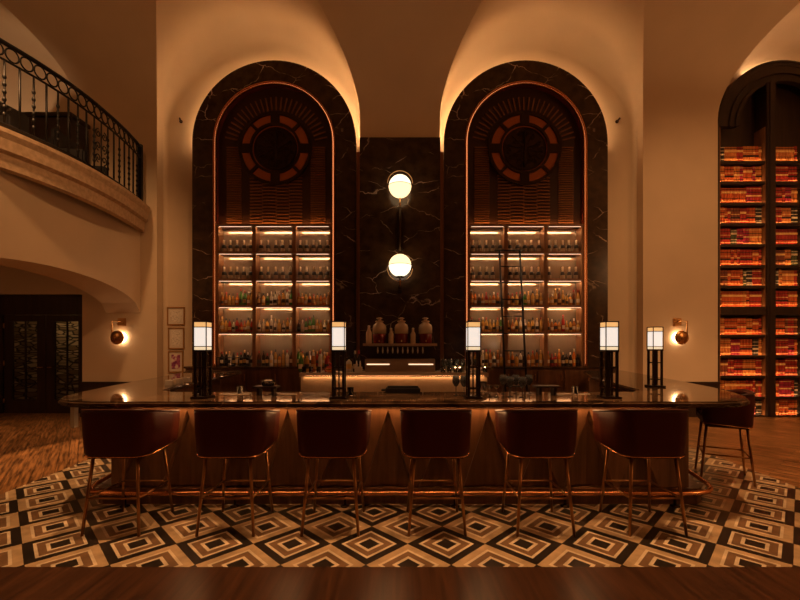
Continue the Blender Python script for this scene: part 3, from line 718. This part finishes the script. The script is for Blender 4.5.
for k, (c, dk) in BC.items():
    for hv in (0, 1, 2):
        b = MB(); h = (.375, .39, .36)[hv]; w = BW * .91
        n = 5; v = []
        for z in (0, h):                                  # rounded spine
            v += [(-w / 2, .17, z), (w / 2, .17, z)] + [(w / 2 * math.cos(PI * j / n), -.012 * math.sin(PI * j / n), z) for j in range(n + 1)]
        m_ = n + 3
        b.add(v, [tuple(range(m_)), tuple(range(m_, 2 * m_))] + [(j, (j + 1) % m_, (j + 1) % m_ + m_, j + m_) for j in range(m_)])
        nf = len(b.f)
        for z0, hh in (((.05, .012), (.13, .04), (.22, .012), (.30, .012)), ((.03, .012), (.07, .012), (.17, .03), (.26, .012), (.34, .012)), ((.06, .012), (.12, .012), (.24, .045), (.32, .012)))[hv]:
            b.box(-w / 2 * .97, w / 2 * .97, -.0155, .003, z0, z0 + hh)
        me = b.mesh('book', mat('leather_' + k, c, .45)); me.materials.append(cream if dk else gold); me.materials.append(darkband)
        for p in me.polygons:
            if p.index >= nf: p.material_index = 2 if (not dk and (p.index - nf) // 6 % 2 == 1) else 1
        BME[k, hv] = me
SHN = ['topmost', 'second', 'third', 'fourth', 'fifth', 'sixth', 'seventh', 'eighth', 'ninth', 'tenth', 'eleventh', 'twelfth', 'lowest']
rb = random.Random(11)
for i, z in enumerate(BZ):
    for bi, (xa, cnt) in enumerate(((-1.44, 14), (-.195, 8))):
        k = 0
        while k < cnt:
            run = rb.randint(1, 4); col = rb.choices(list(BC), [5.5, 4.5, 3, 2.5, 1.8, .8, 1.6])[0]; hv = rb.randrange(3)
            if col in ('black', 'green'): run = min(run, 2)
            for _ in range(run):
                if k >= cnt: break
                o = bpy.data.objects.new('book', BME[col, hv]); C.objects.link(o)
                o.location = (BX + xa + BW * (k + .5), 9.1 + .07, z + EPS)
                if i == 12: o.scale = (1, 1, .92)
                tag(o, f'{col} leather-bound book, {ORD[k]} from left, {SHN[i]} shelf, {"left" if bi == 0 else "right"} bookcase bay', 'book', f'bound volumes on the {SHN[i]} bookcase shelf')
                k += 1

# ---------------------------------------------------------------- the bar
HB = 1.09; 
OUT = [(-4.55, 8.6), (-4.16, 7.4), (-3.9, 5.9), (-3.72, 5.0), (-3.58, 4.45), (-3.46, 4.1), (-3.3, 3.86), (-3.1, 3.73), (-2.85, 3.68),
       (2.95, 3.68), (3.16, 3.72), (3.36, 3.84), (3.53, 4.06), (3.70, 4.4), (3.92, 5.0), (4.18, 6.0), (4.5, 7.4), (4.75, 8.6)]
INN = [(3.75, 8.2), (3.3, 6.9), (2.95, 5.44), (2.8, 4.7), (2.6, 4.5), (-2.55, 4.5), (-2.75, 4.66), (-2.84, 5.0), (-2.95, 5.7), (-3.25, 8.2)]
bar = thing('bar_counter', 'large dark marble topped wooden bar with pleated front and brass foot rail', 'bar', (0, 3.9, 0))
ib = Matrix.Translation((0, -3.9, 0))
def relb(b): b.v = [tuple(ib @ Vector(p)) for p in b.v]; return b
cm = relb(MB().prism(OUT + [(4.0, 8.6)] + INN + [(-3.4, 8.6)], HB - .058, HB + EPS, 'z')).mesh('counter_top', COUNTER)
bm = bmesh.new(); bm.from_mesh(cm)
es = [e for e in bm.edges if abs(e.verts[0].co.z - e.verts[1].co.z) < .001]
bmesh.ops.bevel(bm, geom=es, offset=.018, segments=3, affect='EDGES', clamp_overlap=True)
bmesh.ops.triangulate(bm, faces=[f for f in bm.faces if len(f.verts) > 4]); bm.to_mesh(cm); bm.free()
ct = bpy.data.objects.new('counter_top', cm); C.objects.link(ct); ct.parent = bar
# body: plan path inset from the top; front carries pleats
def body_path(d):
    f = 3.68 + d
    return [(-4.6 + d, 8.5), (-3.72 + d, 5.2), (-3.55 + d, 4.6), (-3.4 + d, 4.25 + .05), (-3.24 + d, f + .06), (-3.05 + d, f), (3.12 - d, f), (3.3 - d, f + .06), (3.5 - d, 4.3), (3.66 - d, 4.6), (3.9 - d, 5.2), (4.75 - d, 8.5)]
bp = body_path(.42)
# wing and corner carcass
body = MB()
inn = [(4.0, 8.45), (3.3, 5.6), (3.0, 4.7), (2.7, 4.42), (-2.7, 4.42), (-2.88, 4.7), (-3.05, 5.6), (-3.8, 8.45)]
outr = [(-4.13, 8.45), (-3.45, 6.2), (-3.22, 5.2), (-3.12, 4.6), (-3.07, 4.32), (-3.0, 4.18), (-2.93, 4.14), (2.93, 4.14), (3.0, 4.18), (3.09, 4.32), (3.2, 4.6), (3.4, 5.2), (3.66, 6.2), (4.25, 8.45)]
relb(body.prism(outr + inn, .10, HB - .06, 'z')).build('carcass', WALNUT, bar)
# pleated front: long upright triangles folded back between hanging ones folded forward
pf = MB(); zt, zb = .97, .17; y0 = 4.135; step = 1.012; xs = -2.02 - .075
xcs = [-2.155 + step * .5 * k for k in range(-1, 11)]
pts_t = []; x_l, x_r = -2.93, 2.93
apex = [x for x in [-2.162 + 1.02 * k for k in range(0, 6)]]
xb = x_l; tri = []
seq = []
half = .51
k = -3
while True:
    x = -2.162 + half * k; k += 1
    if x < x_l: continue
    if x > x_r: break
    seq.append((x, (round((x + 2.162) / half)) % 2 == 0))
yf_ = 4.06; tri = sorted(seq); zt = .975
hwid_ = lambda big: (.26, zt - .015, .072) if big else (.205, .68, .06)
# front skin between the recessed triangles, one vertical band per half period
cuts = [x_l] + [x + s_ * hwid_(b_)[0] for x, b_ in tri for s_ in (-1, 1)] + [x_r]
for x, big in tri:
    w_, top, dep = hwid_(big)
    o_ = [(x, yf_, top), (x - w_, yf_, zb), (x + w_, yf_, zb)]
    i_ = [(x, yf_ + .06, top - .06), (x - w_ + .02, yf_ + .035, zb), (x + w_ - .02, yf_ + .035, zb), (x, yf_ + dep, zb)]
    pf.add(o_ + i_, [(0, 1, 4, 3), (0, 3, 5, 2), (3, 4, 6), (3, 6, 5)])
top_line = [(x_l, yf_, zt), (x_r, yf_, zt)]
low = [(x_l, yf_, zb)]
for x, big in tri:
    w_, top, dep = hwid_(big); low += [(x - w_, yf_, zb), (x, yf_, top), (x + w_, yf_, zb)]
low += [(x_r, yf_, zb)]
for i in range(len(low) - 1):
    p, q = low[i], low[i + 1]
    pf.add([p, q, (q[0], yf_, zt), (p[0], yf_, zt)], [(0, 1, 2, 3)])
for x in (x_l, x_r): pf.add([(x, yf_, zb), (x, yf_, zt), (x, 4.139, zt), (x, 4.139, zb)], [(0, 1, 2, 3)])
relb(pf).build('pleated_front', WALNUT, bar)
relb(MB().box(-2.95, 2.95, 4.045, 4.139, .976, HB - .06)).build('top_band', WALNUT, bar)
def off(poly, d):
    r = []
    for i, (x, y) in enumerate(poly):
        r.append((x + d * (-1 if x < -2.82 else 1 if x > 2.82 else 0), y - (d if y < 4.25 else 0)))
    return r
relb(MB().prism(off(outr, .085) + inn, .0, .16, 'z')).build('plinth', WALNUT, bar)
relb(MB().box(-2.7, 2.7, 3.985, 4.01, HB - .078, HB - .059)).build('under_counter_light', UNDER, bar)
# foot rail with brackets
fr = [(-3.42, 5.3), (-3.32, 4.7), (-3.26, 4.3), (-3.2, 4.14), (-3.11, 4.05), (-2.97, 4.01), (-2.8, 4.0), (2.8, 4.0), (2.97, 4.01), (3.12, 4.05), (3.22, 4.14), (3.3, 4.3), (3.4, 4.7), (3.52, 5.3)]
relb(MB().tube([(x, y, .13) for x, y in fr], .024, 10)).build('foot_rail', COPPER, bar)
for x in (-2.75, -1.65, -.55, .55, 1.65, 2.75):
    relb(MB().tube([(x, 4.0, .12), (x, 4.0, .0)], .014, 8).lathe([(.045, 0), (.045, .012), (.015, .02)], (x, 4.0, 0), 12).tube([(x, 4.0, .12), (x, 4.056, .12)], .010, 6)).build('rail_bracket', BRONZE, bar)
relb(MB().box(-3.24, -3.20, 3.93, 3.98, .80, 1.03)).build('end_bracket', PALE, bar)

# centre back counter with pale stone front
cc = thing('centre_back_counter', 'pale stone fronted work counter in front of the marble pillar', 'counter', (0, 8.3, 0))
MB().box(-1.99, 1.75, -.40, .30, 1.02, 1.075 + EPS).build('counter_top', PALE_MARBLE, cc, .006)
MB().box(-1.97, 1.73, -.36, .28, 0, 1.02).build('stone_front', PALE_MARBLE, cc)
MB().box(-1.99, 1.75, -.40, -.394, .998, 1.0195).build('counter_lip', PALE_MARBLE, cc)
MB().box(-1.9, 1.66, -.392, -.368, 1.0165, 1.019).build('edge_light', mat('edge_light', (1, .7, .4), .5, emit=(1, .52, .22), es=15), cc)

# beverage tap tower
tp = thing('tap_station', 'wide steel tap station with ten taps below the marble pillar', 'tap station', (0, 8.32, 1.075 + EPS))
def tx(X): return (X - 400) * 8.2 / 400
def tz(Y): return 1.6 - (Y - 346.5) * 8.2 / 400 - 1.075
MB().box(tx(366), tx(434), .08, .26, .0, tz(359.5)).box(tx(365), tx(435), -.16, .08, 0, tz(359)).build('cabinet', STEEL, tp, .008)
MB().box(tx(366), tx(434), .08, .26, tz(359.4), tz(346) - .001).build('tap_panel', BRONZE, tp)
MB().box(tx(363), tx(437), -.17, .26, tz(346), tz(343.5)).build('top_shelf', STEEL, tp, .004)
MB().box(tx(368), tx(432), .05, .07, tz(346) - .006, tz(346) - .001).build('splash_panel', STEEL, tp)
for k in range(10):
    x = tx(377.5 + 5.05 * k)
    f = MB().tube([(x, .08, tz(348)), (x, -.03, tz(348)), (x, -.05, tz(352))], .010, 6).build('tap', BRASS, tp)
    MB().lathe([(.010, tz(353.5)), (.018, tz(351)), (.008, tz(347))], (x, -.05, 0), 8).build('tap_handle', PALE, f)
for X0, X1 in ((367, 389.5), (408.5, 433)): MB().box(tx(X0), tx(X1), -.178, -.161, tz(364.8), tz(363.8)).build('light_strip', mat('tap_light', (1, .8, .6), .5, emit=(1, .66, .40), es=1.6), tp)
MB().box(tx(369), tx(431), -.26, -.17, .0, .03).build('drip_tray', STEEL, tp, .004)
def jar(x, label):
    t = thing('glass_jar', label, 'jar', (x, 8.42, 1.075 + tz(343.5) + 2 * EPS), 0, 'infusion jars on the tap station')
    MB().lathe([(.13, 0), (.142, .02), (.142, .19), (.135, .205)], n=20).build('red_infusion', mat('red_infusion', (.16, .010, .006), .15), t)
    MB().lathe([(.146, .206), (.146, .33), (.13, .39), (.07, .43), (.07, .45)], n=20).build('glass_shell', mat('jar_glass', (.85, .66, .46), .08, trans=.35), t)
    MB().lathe([(.085, .451), (.09, .47), (.03, .485), (.025, .50), (.07, .53), (.03, .545)], n=14).build('lid', STEEL, t)
    MB().tube([(0, -.14, .06), (0, -.19, .06), (0, -.19, .03)], .012, 6).build('spigot', BRASS, t)
for X, w in ((379.5, 'left'), (401.5, 'middle'), (425.5, 'right')): jar((X - 400) * 8.4 / 400, f'{w} one of three big lidded glass jars of dark red infusion')
for X, w, s_ in ((369, 'leftmost', 1.1), (391, 'middle', .95), (413, 'rightmost', .95)):
    x = (X - 400) * 8.3 / 400
    t = thing('swing_top_bottle', f'{w} of three pale frosted bottles standing between the big glass jars', 'bottle', (x, 8.28, 1.075 + tz(343.5) + 2 * EPS), 0, 'pale bottles on the tap station'); t.scale = (s_,) * 3
    MB().lathe([(.05, 0), (.055, .01), (.055, .2), (.03, .25), (.022, .3)], n=14).build('body', mat('frosted_glass', (.6, .45, .30), .35), t)
    MB().lathe([(.025, .3), (.026, .33), (.012, .34)], n=10).build('stopper', PALE, t)

# clutter on the centre back counter
def glass_mesh(kind):
    if kind == 'wine': pr = [(.036, 0), (.034, .004), (.005, .010), (.004, .095), (.020, .105), (.040, .14), (.042, .165), (.034, .215), (.033, .215), (.040, .165), (.038, .14), (.015, .108)]
    elif kind == 'coupe': pr = [(.032, 0), (.030, .004), (.004, .009), (.004, .085), (.02, .095), (.042, .125), (.041, .126), (.015, .098)]
    else: pr = [(.034, 0), (.038, .004), (.041, .11), (.039, .11), (.036, .01)]
    return MB().lathe(pr, n=16).mesh(kind + '_glass', SMOKE if kind == 'wine' else GLASS)
GMESH = {k: glass_mesh(k) for k in ('wine', 'coupe', 'tumbler')}
def glassware(kind, loc, label, group, sc=1):
    o = bpy.data.objects.new({'wine': 'wine_glass', 'coupe': 'coupe_glass', 'tumbler': 'tumbler'}[kind], GMESH[kind]); C.objects.link(o); o.location = loc; o.scale = (sc,) * 3
    return tag(o, label, 'glass', group)
i = 0
for row, yy in enumerate((8.02, 8.16, 8.30)):
    for k in range(6):
        x = .86 + .13 * k + .03 * row
        if row == 0 and k > 1: continue
        glassware('wine' if row else 'tumbler', (x, yy, 1.075 + EPS), f'{ORD[k]} {"stemmed glass" if row else "tumbler"} from left, {("front", "middle", "rear")[row]} row right of the tap station', 'glasses right of the tap station', 1.2); i += 1
def candle(loc, label):
    t = thing('candle_holder', label, 'candle', loc, 0, 'lit candles on the back counter')
    MB().lathe([(.036, 0), (.04, .005), (.042, .10), (.039, .10), (.036, .012)], n=14).build('glass_cup', GLASS, t)
    MB().lathe([(.028, .012), (.028, .06), (.01, .062)], n=12).build('wax', PALE, t)
    MB().ball((0, 0, .085), .019, 8, (1, 1, 1.6)).build('flame', FLAME, t)
for X, lab in ((455.5, 'lit candle in glass cup, left one just right of the tap station'), (460, 'lit candle in glass cup, second just right of the tap station')): candle(((X - 400) * 7.98 / 400, 8.0, 1.075 + EPS), lab)
candle((1.71, 8.05, 1.075 + EPS), 'lit candle at the right end of the pale stone counter')
for k, (X, c, sh) in enumerate(((301, 'green', 'tall'), (307, 'golden', 'tall'), (313.5, 'amber', 'tall'), (320, 'clear', 'slim'), (327, 'red', 'tall'), (349, 'clear', 'square'), (355, 'dark', 'slim'), (359, 'dark', 'slim'))):
    bottle(((X - 400) * 8.25 / 400 , 8.25, 1.075 + EPS), sh, c, k % 4, k % 3, f'{c} bottle on the pale counter, {ORD[k]} from its left end', 'bottles on the pale stone counter', 1.35)
for k, X in enumerate((304, 311, 318.5)):
    glassware('tumbler', ((X - 400) * 8.0 / 400, 8.0, 1.075 + EPS), f'{ORD[k]} tumbler from the left end of the pale stone counter', 'tumblers at the left of the stone counter', 1.1)
def bowl(x, y, label, col, fcol, nm):
    t = thing('fruit_bowl', label, 'bowl', (x, y, 1.075 + EPS))
    MB().lathe([(.05, 0), (.06, .01), (.10, .06), (.115, .10), (.108, .10), (.09, .06), (.05, .02)], n=18).build('bowl', col, t)
    return t
bowl(-1.40, 8.03, 'copper bowl left of the tap station on the pale stone counter', COPPER, None, 0)
for k, (dx, dy, dz) in enumerate(((-.048, 0, .085), (.048, 0, .085), (0, .06, .09), (0, -.06, .09), (.0, .0, .155))):
    o = MB().ball((0, 0, 0), .034, 12).build('fruit', mat('red_fruit', (.5, .03, .015), .35), None, loc=(-1.40 + dx, 8.03 + dy, 1.075 + dz + .015))
    tag(o, ('red fruit on the left of', 'red fruit on the right of', 'red fruit at the back of', 'red fruit at the front of', 'topmost red fruit in')[k] + ' the copper bowl', 'fruit', 'red fruit in the copper bowl')
b2 = bowl(1.52, 8.0, 'shallow bowl with red garnish right of the glasses on the stone counter', PALE, None, 0)
o = MB().ball((0, 0, 0), .09, 12, (1, 1, .45)).build('red_garnish', mat('red_fruit', (.5, .03, .015), .35), None, loc=(1.52, 8.0, 1.075 + .095)); tag(o, 'mound of red garnish in the shallow pale bowl', 'garnish')
t = thing('condiment_tray', 'small pale cutlery caddy left of the tap station', 'caddy', (-.83, 7.98, 1.075 + EPS))
MB().box(-.075, .075, -.05, .05, 0, .12).build('box', PALE, t, .006)
for x in (-.035, .035): MB().lathe([(.018, .121), (.02, .16), (.008, .24)], (x, 0, 0), 8).build('shaker', PALE, t)

# ---------------------------------------------------------------- lamps on the bar
def bar_lamp():
    t = thing('bar_lamp', '', 'lamp', (0, -50, 0), 0, 'lantern lamps on the bar')
    w = .051
    MB().box(-.085, .085, -.085, .085, 0, .02).build('base', BRONZE, t, .004)
    for sx in (-1, 1):
        for sy in (-1, 1):
            MB().box(sx * w - .011, sx * w + .011, sy * w - .011, sy * w + .011, .02, .475).build('leg', BRONZE, t)
    for z in (.09, .30):
        b = MB()
        for s_ in (-1, 1):
            b.box(-w + .011, w - .011, s_ * w - .005, s_ * w + .005, z, z + .011); b.box(s_ * w - .005, s_ * w + .005, -w + .011, w - .011, z, z + .011)
        b.build('stretcher', BRONZE, t)
    MB().box(-.006, .006, -.006, .006, .02, .47).build('cord_tube', BRONZE, t)
    MB().box(-w - .014, w + .014, -w - .014, w + .014, .455, .475).build('collar', BRONZE, t)
    MB().box(-w - .006, w + .006, -w - .006, w + .006, .509, .698).build('shade', SHADE, t)
    MB().box(-w - .006, w + .006, -w - .006, w + .006, .476, .507).build('shade_band', mat('lamp_shade_base', (.9, .75, .5), .6, emit=(1, .74, .44), es=.9), t)
    MB().box(-w - .006, w + .006, -w - .006, w + .006, .700, .745).build('shade_band', SHADEBAND, t)
    fr = MB(); q = w + .010
    for z in (.505, .694):
        for s_ in (-1, 1): fr.box(-q, q, s_ * q - .004, s_ * q + .004, z, z + .008); fr.box(s_ * q - .004, s_ * q + .004, -q, q, z, z + .008)
    for sx in (-1, 1):
        for sy in (-1, 1): fr.box(sx * q - .004, sx * q + .004, sy * q - .004, sy * q + .004, .475, .75)
    fr.box(-q - .004, q + .004, -q - .004, q + .004, .746, .756).build('lantern_frame', BRONZE, t)
    return t
lp = bar_lamp()
LP = [((203 - 400) * 3.95 / 400, 3.95, HB + EPS, 'leftmost lantern lamp with glowing linen shade on the front bar counter'),
      ((339 - 400) * 3.95 / 400, 3.95, HB + EPS, 'second lantern lamp from left, on the bar left of the tap station'),
      ((473 - 400) * 3.95 / 400, 3.95, HB + EPS, 'third lantern lamp from left, on the bar beside the wine glasses'),
      ((609 - 400) * 3.95 / 400, 3.95, HB + EPS, 'fourth lantern lamp from left, near right end of the front counter'),
      ((655 - 400) * 5.05 / 400, 5.05, HB + EPS, 'rightmost lantern lamp, set back on the right wing of the bar')]
for i, (x, y, z, lab) in enumerate(LP):
    if i == 0: lp.location = (x, y, z); lp['label'] = lab
    else: dup(lp, (x, y, z), 0, lab)

# ---------------------------------------------------------------- things on the bar counter
WG = [(456, 395.5, 'wine'), (464, 396, 'wine'), (474, 0, 'x'), (483.5, 391, 'tumbler'), (489.5, 397, 'coupe'), (496.5, 397, 'coupe'), (503, 394, 'wine'), (510, 397, 'wine'), (516, 394, 'wine'), (522.5, 397.5, 'wine'), (529, 394, 'wine')]
k = 0
for X, Y, kind in WG:
    if kind == 'x': continue
    D = 400 * .51 / (Y - 346.5)
    glassware(kind, ((X - 400) * D / 400, D, HB + EPS), f'{ORD[k]} glass from the left in the group on the bar counter', 'stemmed glasses on the bar counter', .95); k += 1
def stand(label, x, y, wd):
    t = thing('serving_stand', label, 'serving stand', (x, y, HB + EPS), 0, 'small dark serving stands on the bar')
    MB().box(-wd / 2, wd / 2, -.08, .08, .075, .095).build('board', DARKWOOD, t, .006)
    for sx in (-1, 1): MB().box(sx * wd * .3 - .014, sx * wd * .3 + .014, -.05, .05, 0, .075).build('leg', DARKWOOD, t)
    return t
stand('dark serving stand holding glass dishes, left of the second lantern lamp', -1.40, 4.2, .25)
t = thing('glass_dish', 'glass dish of pale napkins on the left serving stand', 'dish', (-1.385, 4.2, HB + .095 + 2 * EPS))
MB().lathe([(.06, 0), (.065, .008), (.072, .055), (.068, .055), (.058, .01)], n=18).build('dish', GLASS, t)
MB().box(-.035, .035, -.035, .035, .012, .06).build('napkins', PALE, t, .004)
stand('empty dark serving stand on the bar, right of the wine glasses', 1.55, 4.24, .26)
t = thing('bar_caddy', 'low black caddy in the middle of the bar counter', 'caddy', (.03, 4.40, HB + EPS))
b = MB().box(-.19, .19, -.07, .07, 0, .055).build('tray', BLACK, t, .008)
MB().box(-.17, .17, -.03, .03, .056, .075).build('lid', BLACK, t, .006)
MB().box(-.235, -.192, -.03, .03, .02, .04).build('handle', BLACK, t, .004)
for X0, X1, lab in ((220, 250, 'pale strip on the counter between first and second lantern lamps'), (276, 297, 'short pale strip on the counter left of the second lantern lamp'), (553, 590, 'pale strip on the counter left of the fourth lantern lamp')):
    D = 400 * .51 / 48; o = MB().box((X0 - 400) * D / 400, (X1 - 400) * D / 400, D - .016, D + .016, HB + EPS, HB + .006).build('pale_strip', PALE, None, .002)
    tag(o, lab, 'mat', 'pale counter strips')  # thin pale strips lying on the counter
for k, (x, y) in enumerate(((-1.70, 4.25), (-2.05, 4.22), (-2.16, 4.3), (1.86, 4.25), (2.22, 4.3), (.64 - 1.15, 4.12))):
    lab = ('small tumbler just right of the leftmost lantern lamp', 'small tumbler behind the leftmost lantern lamp', 'small tumbler left of and behind the leftmost lantern lamp', 'small tumbler behind and left of the fourth lantern lamp', 'small tumbler behind and right of the fourth lantern lamp', 'small tumbler beside the base of the second lantern lamp')[k]
    glassware('tumbler', (x, y, HB + EPS), lab, 'small tumblers on the bar counter', .8)
for k, (x, y) in enumerate(((-2.93, 5.25), (-2.97, 5.5), (-3.0, 5.75))):
    o = MB().box(-.05, .05, -.05, .05, 0, .07).build('napkin_stack', PALE, None, .005, (x - .08, y, HB)); tag(o, f'{("front", "middle", "back")[k]} stack of pale napkins on the left wing of the bar', 'napkins', 'napkin stacks on the left wing')

# ---------------------------------------------------------------- bar stools
def stool():
    t = thing('bar_stool', '', 'bar stool', (0, -50, 0), 0, 'leather bar stools')     # origin at floor centre, faces +y
    hwid, yb, yf, rad, th = .312, -.26, .25, .14, .04
    def ring(inset):
        w = hwid - inset; y0_ = yb + inset; r = max(.02, rad - inset); p = []
        p += [(w, yf), (w, yf * .4), (w, y0_ + r + .1)]
        p += [(w - r + r * math.cos(a), y0_ + r - r * math.sin(a)) for a in [PI / 2 * i / 8 for i in range(9)]]
        q = [(-x, y) for x, y in p][::-1]
        return p + q
    def zt_(y): return 1.062 - .085 * min(1, max(0, (y - yb) / (yf - yb))) ** 1.0
    def zb_(y): return .665 + .03 * max(0, (y - yb) / (yf - yb))
    o_, i_ = ring(0), ring(th); n = len(o_); v = []
    levels = [0, .06, .3, .6, .94, 1]
    for (src, sg) in ((o_, 1), (i_, -1)):
        for L in levels:
            for (x, y) in src:
                f = 1 - .06 * (1 - L) ** 1.5 - (.02 if L in (0,) else 0)
                z = zb_(y) + (zt_(y) - zb_(y)) * (L if L not in (0, 1) else (L if sg > 0 else L))
                if sg > 0 and L in (0, 1): v.append((x * f * .985, y * f * .985, z))
                else: v.append((x * f, y * f, z))
    f_ = []; m = len(levels)
    for s_ in range(2):
        for L in range(m - 1):
            for k in range(n - 1):
                a = s_ * m * n + L * n + k; f_.append((a, a + 1, a + n + 1, a + n))
    for k in range(n - 1):
        f_.append(((m - 1) * n + k, (m - 1) * n + k + 1, (2 * m - 1) * n + k + 1, (2 * m - 1) * n + k)); f_.append((k, k + 1, m * n + k + 1, m * n + k))
    for k in (0, n - 1):
        for L in range(m - 1): a = L * n + k; b = m * n + L * n + k; f_.append((a, a + n, b + n, b))
    b = MB().add(v, f_, True); sh = b.build('backrest', LEATHER, t)
    MB().tube([(x * .985, y * .985, zt_(y) + .002) for x, y in o_], .009, 6).build('top_piping', LEATHERB, sh)
    MB().tube([(x * .93, y * .93, zb_(y) - .002) for x, y in o_], .005, 6).build('bottom_trim', COPPER, sh)
    cu = MB().prism([(x * .93, y * .93) for x, y in i_], .67, .77, 'z').build('seat', LEATHER, t, .015)
    MB().box(-.23, .23, -.2, .2, .64, .668).build('seat_pan', BRONZE, t)
    for sx in (-1, 1):
        for sy in (-1, 1): MB().tube([(sx * .19, sy * .19 + .0, .65), (sx * .24, sy * .25, 0)], [.015, .012], 10).build('leg', LEGBRASS, t)
    zf = .31; fx = .19 + .05 * (1 - zf / .65); fy = .19 + .06 * (1 - zf / .65)
    for a_, b_ in (((-fx, fy), (fx, fy)), ((-fx, -fy), (fx, -fy)), ((-fx, -fy), (-fx, fy)), ((fx, -fy), (fx, fy))):
        MB().tube([(*a_, zf), (*b_, zf)], .009, 8).build('footrest', LEGBRASS, t)
    return t
s0 = stool()
SL = [(-2.44, 'first leather bar stool from the left along the front of the bar'), (-1.474, 'second leather bar stool from the left along the front of the bar'), (-.59, 'third leather bar stool from the left along the bar front'),
      (.313, 'fourth leather bar stool from left, just right of centre along the bar front'), (1.23, 'fifth leather bar stool from the left along the front of the bar'), (2.175, 'sixth and rightmost leather bar stool along the front of the bar')]
for i, (x, lab) in enumerate(SL):
    if i == 0: s0.location = (x, 3.62, 0); s0['label'] = lab
    else: dup(s0, (x, 3.62, 0), 0, lab)
dup(s0, (3.96, 4.90, 0), math.radians(60), 'red leather bar stool at the right wing of the bar, before the bookcase')
